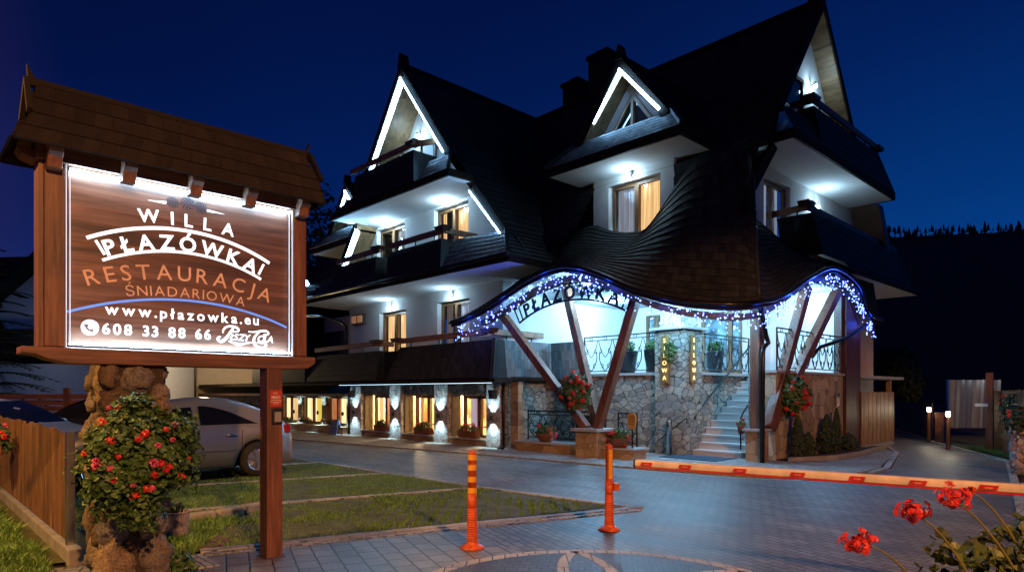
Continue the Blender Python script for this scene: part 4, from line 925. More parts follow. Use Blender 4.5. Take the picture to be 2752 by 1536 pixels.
m=MB(); m.tube([(6.24,1.95,.25),(6.24,1.95,1.0),(6.24,2.1,1.15),(6.24,3.2,1.9)],.02,6); m.tube([(6.24,2.5,.5),(6.24,2.5,1.4)],.014,6)
for k in range(4): m.tube(scroll((6.24,2.1+.12*k,.5+.16*k),.1,R(90*k),V((0,1,0))),.011,5)
HB(m,'iron_railing',M['iron'])
m=MB(); m.tube([(4.2,1.52,.35),(5.0,1.52,.95),(5.06,1.52,.98),(5.06,1.52,.85)],.016,6); HB(m,'handrail',M['iron'],True)
m=MB(); m.box(1.35,2.35,1.70,1.81,.35,.95); HB(m,'cellar_window',M['pane'])
# ceiling lamps under the canopy
for x,y,z,e in ((1.3,3.4,4.36,230),(3.3,3.7,4.36,150),(2.7,.55,4.42,150),(4.5,1.05,4.10,200),(5.75,.75,3.62,140),(6.0,3.2,4.36,230),(6.2,5.6,4.36,90)):
    m=MB(); m.lathe([(.09,0),(.09,-.035),(.05,-.045)],14,(x,y,z+.05)); o=HB(m,'ceiling_lamp',M['bulb'],True)
    lamp('ceiling_light','POINT',(x,y,z-.12),e,(.27,.64,1.0),.12,hotel)
# fairy lights hanging from the canopy eave
M['wire']=plain('blue_wire',(.01,.015,.06),.5)
bm_=MB().blob((0,0,0),(.017,.017,.019),8,5,0)
def icicles(i0,i1,n,label,drop,seed,spread=.05,lightn=3,en=2.2):
    rnd=random.Random(seed); a=samp(Es,(i0+i1)/2)
    t=thing('icicle_lights',label,'fairy lights',LW(a.x,a.y,a.z),RZ,'icicle light strings along the canopy')
    cord=MB(); cord.tube([samp(Es,i0+(i1-i0)*k/30)-V((0,0,.13))+outw((i0+(i1-i0)*k/30)*NN)*.02-a for k in range(31)],.007,4)
    proto=None
    k=0
    while k<n:
        s=i0+(i1-i0)*rnd.random(); p=samp(Es,s)-V((0,0,.14))+outw(s*NN)*rnd.uniform(-.05,.04)-a; d=drop*rnd.random()**.7; q=0
        cnt=min(n-k,rnd.choice([1,1,2,2,3]))
        for c in range(cnt):
            z=.02+(d)*(c+1)/cnt
            b=p+V((rnd.gauss(0,.018),rnd.gauss(0,.018),-z))
            if proto is None:
                proto=bm_.build('fairy_bulb',M['blue_bulb'],t,True); o=proto
            else:
                o=proto.copy(); COL.objects.link(o)
            o.location=b; o.scale=[rnd.uniform(.75,1.3)]*3; k+=1
        cord.tube([p,p-V((0,0,.02+d))],.0045,4)
    more=MB()
    for k in range(int(n*1.1)):
        s=i0+(i1-i0)*rnd.random(); p=samp(Es,s)-V((0,0,.14))+outw(s*NN)*rnd.uniform(-.06,.05)-a; q=rnd.uniform(.010,.017); more.blob(p-V((0,0,.02+drop*rnd.random())),(q,q,q*1.1),6,4,0)
    o=more.build('small_bulbs',M['blue_bulb'],t,True); o['kind']='stuff'
    cord.build('cord',M['wire'],t)
    for k in range(lightn):
        p=samp(Es,i0+(i1-i0)*(k+.5)/lightn); q=LW(*(p+outw((i0+(i1-i0)*(k+.5)/lightn)*NN)*.10-V((0,0,.24))))
        lamp('fairy_glow','POINT',q,en,(.02,.09,1),.08)
icicles(.015,.405,100,'blue-white icicle lights along the long left wave of the canopy over the arched name sign',.42,3,lightn=5,en=7)
icicles(.41,.70,62,'sparse icicle lights along the low middle of the canopy above the stairs',.45,4,lightn=3,en=3)
icicles(.70,.975,100,'dense blue icicle lights along the right-hand hump of the canopy',.42,5,lightn=5,en=7)
# arched name sign between the V posts
sg=thing('arch_sign','black iron arch sign with cut-out name letters between the leaning entrance posts','sign',LW(2.95,-.45,3.5),RZ)
def arcp(r,a,y=0): return V((r*math.sin(a),y,.09-3.5+r*math.cos(a)))
m=MB()
for r0 in (3.80,4.21):
    n=40; 
    for i in range(n):
        a,b=R(-27.5)+R(55)*i/n,R(-27.5)+R(55)*(i+1)/n; m.bar(arcp(r0,a),arcp(r0,b),.03,.045)
for a in (-27.5,-25.2,25.2,27.5): m.bar(arcp(3.8,R(a)),arcp(4.21,R(a)),.03,.03)
m.build('frame',M['iron'],sg)
m=MB()
def pl(s):
    a=s/3.85; c=V((math.cos(a),0,-math.sin(a))); u=V((math.sin(a),0,math.cos(a))); o=arcp(3.835,a)
    return lambda x,y,w: o+c*x+u*y+V((0,-w+.015,0))
text_line(m,'PŁAZÓWKA',pl,.46,bold=.022,depth=.03,total=3.12)
m.build('lettering',M['iron'],sg)
# carved vertical name boards on the stone pillar
def board(loc,rz,label,txt):
    t=thing('carved_board',label,'sign',loc,rz,'carved wooden name boards on the stone pillar')
    m=MB(); m.prism([(-.13,0,.05),(-.08,0,-.02),(.02,0,.03),(.12,0,0),(.14,0,.5),(.11,0,1.2),(.02,0,1.25),(-.11,0,1.22),(-.14,0,.6)],(0,-.05,0)); m.build('board',M['gold_wood'],t,bevel=.008)
    m=MB(); n=len(txt)
    for i,c in enumerate(txt):
        put_glyph(m,c,lambda x,y,w,i=i:V((x,-.052-w,1.06-i*(1.02/(n-1))*.92-.02+y)),.0,.15,.15,.012)
    m.build('lettering',M['gold'],t)
board(LW(4.42,1.57,1.82),RZ,'carved wooden board with glowing gold letters on the left face of the stone pillar','SIŁOWA')
board(LW(4.96,1.92,1.82),RZ+R(90),'carved wooden board with gold letters round the corner facing the stairs','SIŁOWA')
# ---------------------------------------------------------------- the roadside sign  (sign frame: u along +y of the hotel frame, facing +x)
sign=thing('roof_sign','big wooden roofed sign with a lit brown board and white lettering beside the parking','sign',LW(7.45,-10.73,0),RZ+R(90))
# local axes now: X = along the board (to the right in the photo), -Y = towards the viewer, Z up
def SB(mb,name,mat,bevel=0,parent=None,smooth=False): return mb.build(name,mat,parent or sign,smooth,bevel)
u0=-.91; PW=1.83; Z0=1.98; PH=1.40; YF=-.07     # panel left edge, width, bottom, height, face
m=MB(); m.box(u0,u0+PW,YF+.0,YF+.04,Z0,Z0+PH)
for k in (1,2,3,4): m.box(u0,u0+PW,YF-.002,YF,Z0+PH*k/5-.002,Z0+PH*k/5+.002)
SB(m,'board',M['panel_wood'])
M['led_sign']=emit('sign_led',(.40,.70,1),80)
M['sign_white']=emit('sign_letter_white',(.74,.90,1.0),.95)
M['sign_gold']=plain('sign_letter_tan',(.74,.44,.26),.5)
M['sign_blue']=emit('sign_line_blue',(.10,.26,.85),.55)
M['edge']=emit('lit_acrylic_edge',(.62,.75,1.0),.62)
m=MB(); m.box(u0+.005,u0+PW-.005,YF-.058,YF-.042,Z0+PH-.016,Z0+PH-.002); SB(m,'light_strip',M['led_sign'])
m=MB(); m.box(u0+.005,u0+PW-.005,YF-.058,YF-.042,Z0+.002,Z0+.014); SB(m,'light_strip',M['led_sign'])
m=MB()
for x in (u0+.004,u0+PW-.010): m.box(x,x+.006,YF-.045,YF-.036,Z0,Z0+PH)
for x in (u0-.022,u0+PW+.016): m.box(x,x+.006,YF-.055,YF-.046,Z0-.02,Z0+PH+.02)
m.box(u0-.022,u0+PW+.022,YF-.055,YF-.046,Z0-.026,Z0-.020)
SB(m,'acrylic_edge',M['edge'])
m=MB(); 
for x in (u0+.25,u0+PW-.25):
    m.lathe([(.012,0),(.012,.02)],10,(x,0,0))
# frame
for a,b in ((u0-.165,u0-.025),(u0+PW+.025,u0+PW+.165)):
    m=MB(); m.box(a,b,-.13,.10,Z0-.02,Z0+PH+.02); SB(m,'frame_post',M['red_wood_z'],.008)
m=MB(); m.box(u0-.20,u0-.168,-.12,.09,Z0-.02,Z0+PH+.02); SB(m,'frame_cheek',M['red_wood_z'])
m=MB(); m.box(u0-.22,u0+PW+.20,-.150,.10,Z0+PH+.022,Z0+PH+.185); SB(m,'frame_beam',M['red_wood_x'],.008)
m=MB(); m.box(u0-.10,u0+PW+.12,.0,.06,Z0-.02,Z0+PH+.02); SB(m,'back_board',M['dark_wood'])
zb=Z0-.025
m=MB(); m.prism([(u0-.31,-.155,zb),(u0+PW+.25,-.155,zb),(u0+PW+.25,-.155,zb-.06),(u0+PW+.17,-.155,zb-.115),(u0+PW+.05,-.155,zb-.125),(u0-.02,-.155,zb-.125),(u0-.14,-.155,zb-.095),(u0-.22,-.155,zb-.06),(u0-.31,-.155,zb-.055)],(0,.27,0)); SB(m,'sill_beam',M['red_wood_x'],.008)
# brackets that carry the eave
for x in (u0-.11,u0+.40,u0+.92,u0+1.40,u0+PW+.09):
    zt=Z0+PH+.150
    m=MB(); m.prism([(x-.05,-.12,zt-.20),(x-.05,-.22,zt-.20),(x-.05,-.23,zt-.16),(x-.05,-.25,zt-.12),(x-.05,-.29,zt-.09),(x-.05,-.305,zt-.03),(x-.05,-.12,zt-.01)],(.10,0,0)); SB(m,'bracket',M['red_wood_z'],.006)
m=MB(); m.prism([(u0-.21,-.10,Z0+PH+.02),(u0-.30,-.10,Z0+PH+.05),(u0-.33,-.10,Z0+PH+.095),(u0-.22,-.10,Z0+PH+.095)],(0,.2,0)); m.box(u0-.30,u0+PW+.2,-.20,.20,Z0+PH+.19,Z0+PH+.22); SB(m,'eave_frame',M['soffit_wood' if False else 'red_wood_x'])
# roof: hipped foot with a small gablet, dark boards
zr=4.02; ze=3.46; xl,xr=u0-.20,u0+PW+.20; el_,er_=u0-.40,u0+PW+.26
m=MB(); F1=[(xl,-.02,zr),(xr,-.02,zr),(xr+.06,-.22,zr-.30),(xl-.06,-.22,zr-.30)]; spatch(m,*F1,.16,.014); spatch(m,F1[3],F1[2],(er_,-.37,ze),(el_,-.37,ze),.17,.014)
spatch(m,(xr,.02,zr),(xl,.02,zr),(el_,.37,ze),(er_,.37,ze),.2,.014)
spatch(m,(xl-.06,.22,zr-.30),(xl-.06,-.22,zr-.30),(el_,-.37,ze),(el_,.37,ze),.17,.014); spatch(m,(xr+.06,-.22,zr-.30),(xr+.06,.22,zr-.30),(er_,.37,ze),(er_,-.37,ze),.17,.014)
m.poly([(xl+.02,-.01,zr),(xl-.0,-.20,zr-.29),(xl-.0,.20,zr-.29)]); m.poly([(xr-.02,-.01,zr),(xr,-.20,zr-.29),(xr,.20,zr-.29)])

for k in (1,-1): m.quad((el_+.02,.36*k,ze-.012),(er_-.02,.36*k,ze-.012),(xr+.04,.20*k,zr-.33),(xl-.04,.20*k,zr-.33))
m.quad((el_+.02,-.36,ze-.012),(el_+.02,.36,ze-.012),(xl-.05,.2,zr-.33),(xl-.05,-.2,zr-.33)); m.quad((er_-.02,-.36,ze-.012),(er_-.02,.36,ze-.012),(xr+.05,.2,zr-.33),(xr+.05,-.2,zr-.33))
M['sign_shingle']=shingle_mat('sign_roof_shingle',(.011,.0085,.0075),(.031,.022,.017),.8,.22)
SB(m,'roof',M['sign_shingle'])
m=MB(); m.bar((xl-.02,0,zr+.015),(xr+.02,0,zr+.015),.05,.04)
for x,k in ((xl-.03,1),(xr+.03,-1)): m.prism([(x-.02,-.03,zr-.03),(x+.05*k,-.03,zr-.02),(x-.03*k,-.03,zr+.13)],(0,.06,0))
for x,k in ((xl-.06,1),(xr+.06,-1)):
    m.bar((x,-.0,zr+.02),(x-.01*k,-.235,zr-.30),.035,.05); m.bar((x,.0,zr+.02),(x-.01*k,.235,zr-.30),.035,.05)
SB(m,'ridge_cap',M['sign_shingle'])
# right-hand leg
m=MB(); m.box(.675,.83,-.15,.03,0,zb-.12); SB(m,'leg',M['red_wood_z'],.01)
m=MB(); m.box(.655,.85,-.17,.05,0,.02); SB(m,'foot_plate',M['steel'])
# --- lettering
def at(u,v,w=0): return V((u0+u,YF-.004-w,Z0+v))
def arcplace(uc,vtop,Rr):
    """text on a circle of radius Rr whose top is at (uc,vtop)"""
    def f(s):
        a=s/Rr; cx_,cy_=uc+Rr*math.sin(a),vtop-Rr+Rr*math.cos(a)
        ca,sa=math.cos(a),math.sin(a)
        return lambda x,y,w: at(cx_+ca*x+sa*y,cy_-sa*x+ca*y,w)
    return f
def band(mb,uc,vtop,Rr,half,w,z=0,a0=None,a1=None):
    n=40; a0=-half if a0 is None else a0; a1=half if a1 is None else a1
    for i in range(n):
        a,b=a0+(a1-a0)*i/n,a0+(a1-a0)*(i+1)/n
        P=lambda r,t: at(uc+r*math.sin(t),vtop-Rr+r*math.cos(t),z)
        mb.quad(P(Rr,a),P(Rr,b),P(Rr+w,b),P(Rr+w,a))
def rad(chord,sag): return (chord*chord/4+sag*sag)/(2*sag)
m=MB(); text_line(m,'WILLA',arcplace(.90,1.098,3.3),.155,bold=.022,total=.80); SB(m,'lettering',M['sign_white'])
R1=rad(1.50,.185); h1=math.asin(.75/R1)
m=MB(); band(m,.883,1.045,R1,h1,.030); SB(m,'lettering_line',M['sign_white']); m=MB(); R2=rad(1.31,.155); band(m,.897,.852,R2,math.asin(.655/R2),.024); SB(m,'lettering_line',M['sign_white'])
m=MB(); text_line(m,'PŁAZÓWKA',arcplace(.885,.878,R2*1.05),.178,bold=.026,total=1.26); SB(m,'lettering',M['sign_white'])
for a,b in (((.189,.865),(.254,.756)),((1.584,.856),(1.534,.751))):
    m=MB(); p,q=at(*a),at(*b); d=(q-p).normalized(); n=V((-d.z,0,d.x))*.011; m.quad(p-n,p+n,q+n,q-n); SB(m,'lettering_line',M['sign_white'])
m=MB(); text_line(m,'RESTAURACJA',arcplace(.885,.610,2.35),.185,bold=.004,total=1.53); SB(m,'lettering',M['sign_gold'])
m=MB(); text_line(m,'ŚNIADARIOWA',arcplace(.905,.465,3.6),.125,bold=-.002,total=.99); SB(m,'lettering',M['sign_gold'])
R3=rad(1.83,.18); m=MB(); band(m,.905,.430,R3,math.asin(.905/R3),.020); SB(m,'lettering_line',M['sign_blue'])
flat=lambda uc,v: (lambda s:(lambda x,y,w: at(uc+s+x,v+y,w)))
m=MB(); text_line(m,'www.płazowka.eu',flat(.895,.268),.128,bold=.020,total=1.28); SB(m,'lettering',M['sign_white'])
m=MB(); text_line(m,'608 33 88 66',flat(.665,.105),.125,bold=.022,total=.86); SB(m,'lettering',M['sign_white'])
# telephone badge
m=MB(); c=(.150,.150); pts=[at(c[0]+.064*math.cos(t*.2618),c[1]+.064*math.sin(t*.2618)) for t in range(24)]; m.poly(pts); ic=SB(m,'phone_badge',M['sign_white'])
m=MB(); P=[]
for i in range(13):
    a=R(160)+R(130)*i/12; P.append((c[0]+.012+.040*math.cos(a),c[1]+.012+.040*math.sin(a)))
for i in range(12):
    w=.016 if i in(0,1,2,9,10,11) else .008
    (x,y),(x2,y2)=P[i],P[i+1]; d=V((x2-x,y2-y,0)).normalized(); n=(-d.y*w,d.x*w)
    m.quad(at(x-n[0],y-n[1],.003),at(x+n[0],y+n[1],.003),at(x2+n[0],y2+n[1],.003),at(x2-n[0],y2-n[1],.003))
SB(m,'receiver',M['panel_wood'],parent=ic)
# soft-drink style script mark
def stroke(mb,pts,w):
    P=cr_spline([(a,b,0) for a,b in pts],6); n=len(P)
    W_=[w[0]+(w[1]-w[0])*min(1,2*i/(n-1)) if i<n/2 else w[1]+(w[2]-w[1])*(2*i/(n-1)-1) for i in range(n)]
    for i in range(n-1):
        d=(P[i+1]-P[i]).normalized(); nn=V((-d.y,d.x,0)); 
        d2=(P[min(i+2,n-1)]-P[i]).normalized() if i<n-2 else d; n2=V((-d2.y,d2.x,0))
        q=[P[i]-nn*W_[i],P[i]+nn*W_[i],P[i+1]+n2*W_[i+1],P[i+1]-n2*W_[i+1]]
        mb.quad(*[at(a.x,a.y) for a in q])
# pixel frame of the enlarged logo -> board coordinates
def lg(x,y): return (1.142+(x-720)*(.534/1310), .245-(y-500)*(.20/490)-.005*(x-720)/1310)
m=MB()
stroke(m,[lg(*p) for p in ((865,680),(880,600),(960,530),(1080,515),(1180,540),(1220,590),(1180,630),(1080,640))],(.007,.011,.006))
stroke(m,[lg(*p) for p in ((1095,560),(1030,650),(960,760),(880,850),(800,870),(750,830),(770,780),(820,775))],(.010,.014,.006))
stroke(m,[lg(*p) for p in ((1440,605),(1560,610),(1700,580),(1840,560),(1915,600),(1900,640),(1800,655))],(.005,.011,.006))
stroke(m,[lg(*p) for p in ((1700,600),(1620,680),(1570,780),(1590,890),(1680,960),(1790,965),(1860,910),(1820,860),(1640,850))],(.008,.014,.006))
stroke(m,[lg(*p) for p in ((985,850),(1100,890),(1210,915),(1350,890),(1520,855))],(.003,.015,.003))
def lgt(txt,x0,x1,yb,sz):
    a=lg(x0,yb); b=lg(x1,yb); L=b[0]-a[0]
    text_line(m,txt,lambda s:(lambda x,y,w: at((a[0]+b[0])/2+s+x,a[1]+(b[1]-a[1])*((s+L/2)/L)+y,w)),sz,bold=.02,shear=.25,total=L)
lgt('ŁSZY',1015,1500,825,.085); lgt('OLA',1660,2030,830,.090)
SB(m,'script_logo',M['sign_white'])
# three small rose outlines with leaves
M['rose']=plain('rose_outline',(.02,.02,.03),.5)
m=MB()
for u,v,r in ((.772,1.292,.045),(.893,1.304,.053),(1.008,1.290,.046)):
    for k,(rr_,n) in enumerate(((r,9),(r*.62,6),(r*.28,4))):
        for i in range(n*6):
            f=lambda j: (rr_*(1+.13*math.cos(n*j*2*math.pi/(n*6))))
            a,b=2*math.pi*i/(n*6)+k,2*math.pi*(i+1)/(n*6)+k
            if (i%6)==0: continue
            q=lambda t,rad_: at(u+rad_*math.cos(t),v+rad_*math.sin(t),.001)
            m.quad(q(a,f(i)-.008),q(b,f(i+1)-.008),q(b,f(i+1)+.005),q(a,f(i)+.005))
SB(m,'rose_emblem',M['rose'])
m=MB(); m.poly([at(.569,1.270),at(.715,1.262),at(.725,1.288)]); SB(m,'leaf_emblem',M['sign_white']); m=MB(); m.poly([at(1.222,1.268),at(1.062,1.262),at(1.055,1.286)]); SB(m,'leaf_emblem',M['sign_white'])
# plaque and card reader fixed on the leg
pq=thing('plaque','red enamel plaque with white writing screwed to the sign post','plaque',sign.matrix_world@V((0,0,0)))
def on_sign(x,y,z): return LW(7.45,-10.73,0)+Matrix.Rotation(RZ+R(90),3,'Z')@V((x,y,z))
pq.location=on_sign(.757,-.152,1.46); pq.rotation_euler=(0,0,RZ+R(90))
M['red_enamel']=plain('red_enamel',(.42,.045,.020),.35,0,.08,4); M['white_paint']=plain('white_paint',(.75,.72,.68),.5)
m=MB(); m.box(-.062,.062,-.008,0,0,.165); m.build('plate',M['red_enamel'],pq,bevel=.006)
m=MB(); F=lambda uc,v:(lambda s:(lambda x,y,w:V((uc+s+x,-.0095-w,v+y))))
text_line(m,'REGO',F(0,.082),.038,bold=.006,total=.085); text_line(m,'CO',F(-.006,.125),.026,bold=.006,total=.04)
for z in (.066,.050,.034): m.box(-.05+.02*(z<.04),.05-.02*(z<.04),-.0095,-.009,z-.002,z+.002)
m.build('lettering',M['white_paint'],pq)
rd=thing('card_reader','small black card reader with a grey keypad below the red plaque','card reader',on_sign(.765,-.152,1.30),RZ+R(90))
m=MB(); m.box(-.048,.048,-.03,0,0,.15); m.build('case',M['black'],rd,bevel=.006)
m=MB(); m.box(-.030,.034,-.033,-.029,.02,.115); m.build('keypad',plain('keypad_grey',(.25,.25,.24),.5,0,.3,60),rd)
# ---------------------------------------------------------------- boulder column that carries the sign
rnd=random.Random(11)
col=thing('stone_column','rounded boulder column under the left half of the roofed sign','stone column',LW(7.20,-11.15,0),RZ+R(90))
# local: X right along the sign, -Y to the viewer
def boulder():
    m,nt,b=newmat('boulder_stone'); g=N(nt,'ShaderNodeNewGeometry'); v=mapping(nt)
    f=noise_t(nt,v,9,6,.7); h=noise_t(nt,v,55,4,.7)
    k=math_n(nt,'ADD',math_n(nt,'MULTIPLY',g.outputs['Random Per Island'],.7),math_n(nt,'MULTIPLY',f,.3))
    col=ramp(nt,k,[(.12,(.12,.075,.04)),(.35,(.27,.18,.095)),(.5,(.36,.27,.17)),(.65,(.17,.16,.16)),(.9,(.40,.30,.18))])
    col=mixc(nt,ramp(nt,h,[(.38,(.35,.35,.35)),(.60,(1,1,1))]),(.03,.02,.012),col)
    nt.links.new(col,b.inputs['Base Color']); b.inputs['Roughness'].default_value=.62
    bump(nt,b,math_n(nt,'ADD',f,math_n(nt,'MULTIPLY',h,.6)),.9,.03); return m
M['boulder']=boulder()
m=MB(); m.box(-.20,.20,-.34,.34,0,1.84); m.build('mortar_core',plain('mortar',(.045,.03,.018),.95,0,.3,12,.5),col)
m=MB()
def stones(axis,sgn,n,seed,szx,szz):
    r=random.Random(seed); placed=[]
    for t in range(4000):
        if len(placed)>=n: break
        k=1 if len(placed)<n*.35 else .62 if len(placed)<n*.7 else .38
        rx,rz=szx*k*r.uniform(.7,1.2),szz*k*r.uniform(.7,1.2)
        U=.25 if axis=='y' else .38
        u=r.uniform(-U+rx*.55,U-rx*.55); z=r.uniform(rz*.8,1.84-rz*.8)
        if any(((u-a)/(rx+c))**2+((z-b)/(rz+d))**2<1.0 for a,b,c,d in placed): continue
        placed.append((u,z,rx,rz)); c=(u,sgn*.33,z) if axis=='y' else (sgn*.19,u,z)
        m.blob(c,(rx,.075,rz) if axis=='y' else (.075,rx,rz),24,18,.38,1.7,len(placed)+seed*50)
stones('y',-1,26,1,.15,.15); stones('x',-1,40,2,.11,.17); stones('x',1,22,3,.12,.16); stones('y',1,14,4,.15,.15)
m.build('boulders',M['boulder'],col,True)
# ---------------------------------------------------------------- geraniums
def geranium(name,label,loc,rad,nleaf,lsize,heads,seed,pot=None,group=None,petal=('petal',),hr=.035,cat='flowers',spread=1.0,mat='leaf',front=None,inner=.5,balls=None):
    r=random.Random(seed); t=thing(name,label,cat,loc,RZ,group)
    m=MB(); foliage_ball(m,(0,0,0),rad,nleaf,lsize,r,inner,amp=.35,seed=seed,fn=leaf_round if nleaf>900 else None)
    for c_,r_,n_ in (balls or ()): foliage_ball(m,c_,r_,n_,lsize*r.uniform(.8,1.1),r,inner*.7,amp=.5,seed=seed+n_,fn=leaf_round)
    # hanging and standing sprays break the outline
    for k in range(int(nleaf/60)):
        d=V((r.gauss(0,1),r.gauss(0,1),r.gauss(0,1))).normalized()
        for j in range(6): 
            q=1+.07*j; leaf(m,V((d.x*rad[0]*q,d.y*rad[1]*q,d.z*rad[2]*q-.01*j))+V((r.gauss(0,.012),r.gauss(0,.012),r.gauss(0,.012))),d+V((0,0,.3)),lsize*.7,r)
    m.build('foliage',M[mat],t)
    protos={}
    for i in range(heads):
        d=V((r.gauss(0,1),r.gauss(0,1),r.gauss(0,.8))).normalized()
        if front is not None:
            f=V(front).normalized()
            if d.dot(f)<-.15: d=d-2*d.dot(f)*f
        p=V((d.x*rad[0],d.y*rad[1],d.z*rad[2]))*r.uniform(.98,1.14)*spread
        pn=petal[i%len(petal)]
        if pn not in protos:
            b=MB(); blossom(b,(0,0,0),hr,r,34); protos[pn]=b.build('flower_head',M[pn],t); o=protos[pn]
        else:
            o=protos[pn].copy(); COL.objects.link(o)
        o.location=p; o.scale=[r.uniform(.7,1.25)]*3; o.rotation_euler=(r.uniform(-.5,.5),r.uniform(-.5,.5),r.uniform(0,6))
    if pot: pot(t)
    return t
def hang_pot(t):
    m=MB(); m.lathe([(.10,-.2),(.16,0),(.17,.02),(.15,.02)],16,(0,0,-.05)); m.build('pot',M['pot'],t)
    m=MB(); m.tube([(0,.0,.0),(-.2,.0,.1),(-.42,.0,.12)],.012,6); m.build('bracket',M['iron'],t)
geranium('hanging_geranium','large hanging geranium with red and pink heads on the front of the boulder column',LW(7.92,-11.25,1.12),(.31,.36,.38),2300,.052,36,21,hang_pot,None,('petal','petal_pink','petal','petal_pink','petal_or'),.031,front=(1,.1,.1),balls=[((.05,.16,-.08),(.24,.30,.30),850),((.05,-.16,-.18),(.22,.26,.32),800),((0,.0,.30),(.14,.16,.20),380),((.08,-.20,.08),(.16,.16,.18),320),((.08,.30,.14),(.15,.15,.18),320),((.1,.02,-.45),(.15,.16,.18),300)])
# flower balls on the entrance posts
fb=[(LW(3.28,-.55,1.62),(.36,.36,.44),'round hanging geranium ball at the foot of the left leaning posts'),(LW(7.12,2.72,1.55),(.36,.40,.46),'round hanging geranium ball beside the right leaning posts')]
for i,(p,rd_,lb) in enumerate(fb): geranium('flower_ball',lb,p,rd_,1500,.075,24,30+i,None,'hanging flower balls at the entrance',('petal','petal','petal_or'),.065,front=(.3,-.8,0) if i==0 else (.9,-.2,0))
# bowls on the low wall
def bowl(r1=.26):
    def f(t):
        m=MB(); m.lathe([(r1*.6,-.24),(r1,-.06),(r1*1.06,-.03),(r1*.95,-.03),(r1*.8,-.1)],20); m.build('pot',M['pot'],t,True)
    return f
geranium('flower_bowl','terracotta bowl of red and pink flowers on the left low wall by the entrance',LW(1.72,.02,.54),(.30,.20,.22),650,.06,12,41,bowl(),'flower bowls on the low wall',('petal','petal_pink'),.055)
geranium('flower_bowl','terracotta bowl of red flowers on the right low wall below the round sign',LW(4.18,-.02,.54),(.32,.20,.22),650,.06,12,42,bowl(),'flower bowls on the low wall',('petal',),.06)
geranium('flower_bowl','small bowl with one red flower on the right entrance pedestal',LW(6.42,1.62,.88),(.10,.10,.10),120,.05,3,43,bowl(.09),'flower bowls on the low wall',('petal',),.04)
# window boxes
def box_pot(L):
    def f(t):
        m=MB(); m.prism([(-L,-.09,-.2),(L,-.09,-.2),(L*1.02,-.11,0),(-L*1.02,-.11,0)],(0,.2,0)); m.build('trough',M['pot'],t,bevel=.01)
    return f
for x,lb,pt,s in ((-6.2,'window box with green leaves under the left dining window','petal_or',1),(-3.75,'window box of bushy green leaves under the middle dining window','petal_or',2),(-1.45,'window box with red flowers under the right dining window','petal',12)):
    geranium('window_box',lb,LW(x,-.02,.45),(.40,.13,.20),420,.07,s,50+int(x*7),box_pot(.42),'window boxes of the dining room',(pt,),.05)
for x,pt in ((-13.6,'petal_or'),(-11.9,'petal_or'),(-9.9,'petal_or')):
    geranium('window_box','low flower trough under the far-left restaurant windows',LW(x,-.12,.45),(.6,.10,.10),160,.07,6,80+int(x),None,'troughs under the restaurant front',(pt,),.045)
# pots on the terrace
for x,y,lb,r_ in ((2.5,2.5,'dark tub with a plant behind the left terrace railing',.34),(3.4,2.6,'dark tub with bright green leaves next to the stone pillar',.30),(4.2,4.4,'dark pot behind the stair railing by the glass door',.26)):
    t=thing('plant_tub',lb,'plant pot',LW(x,y,2.11),RZ,'dark tubs on the terrace')
    m=MB(); m.lathe([(r_*.7,0),(r_,.62),(r_*1.05,.66),(r_*.92,.66),(r_*.85,.6)],18); m.build('tub',plain('dark_tub',(.018,.02,.024),.35),t,True)
    m=MB(); foliage_ball(m,(0,0,.78),(r_*.9,r_*.9,.2),220,.09,random.Random(int(x*10)),.3); m.build('foliage',M['leaf'],t)
m=MB(); foliage_ball(m,(0,0,0),(.22,.10,.30),420,.05,random.Random(5),.3); iv=m.build('ivy_spray',M['leaf']); iv.location=LW(4.55,1.52,2.62); iv.rotation_euler=(0,0,RZ); tag(iv,'loose green trailing plant on the stone pillar beside the carved board','plant')
# furniture pieces at the entrance
mt=thing('door_mat','dark blue door mat at the foot of the stone stairs','door mat',LW(5.45,1.35,.04),RZ)
m=MB(); m.box(-.75,.75,-.5,.5,0,.015); m.build('mat',plain('mat_blue',(.012,.035,.06),.9,0,.3,60,.3),mt)
t=thing('ash_bin','slim polished steel post bin left of the stairs','bin',LW(4.62,1.42,.04),RZ)
m=MB(); m.lathe([(.07,0),(.07,.80),(.075,.82),(.075,.86),(.05,.87)],18); m.build('body',M['steel'],t,True); m=MB(); m.box(-.035,.035,-.076,-.06,.70,.76); m.build('slot',M['black'],t)
t=thing('round_sign','rounded yellow wooden notice on a black pole by the low wall','sign',LW(4.55,-.02,.295),RZ)
m=MB(); m.tube([(0,0,0),(0,0,.85)],.018,8); m.build('pole',M['iron'],t)
m=MB(); pts=[]
for k in range(24):
    a=k*math.pi/12; x=math.cos(a); z=math.sin(a); x=math.copysign(abs(x)**.6,x)*.13; z=math.copysign(abs(z)**.7,z)*.19; pts.append((x*(1-.12*(z<-.05)),-.03,.64+z))
m.prism(pts,(0,.025,0)); m.build('board',plain('yellow_board',(.50,.27,.05),.5,0,.2,9),t)
m=MB()
for k,w in enumerate((.07,.09,.085,.09,.06)): m.box(-w,w,-.0335,-.031,.74-k*.045,.755-k*.045)
m.build('writing',M['dark_wood'],t)
t=thing('wall_lantern','small white wall lantern on the tan stone wall right of the stairs','lantern',LW(6.96,5.85,1.20),RZ+R(90))
m=MB(); m.box(-.06,.06,-.05,0,0,.36); m.prism([(-.09,-.10,.30),(.09,-.10,.30),(.05,-.08,.38),(-.05,-.08,.38)],(0,.1,0)); m.build('body',M['steel'],t,bevel=.01); m=MB(); m.box(-.045,.045,-.085,-.05,.06,.26); m.build('glass',plain('lantern_glass',(.55,.55,.52),.3),t)
t=thing('folded_board','blue folding board leaning against the downpipe on the pavement','floor sign',LW(-8.75,-.5,.035),RZ+.3)
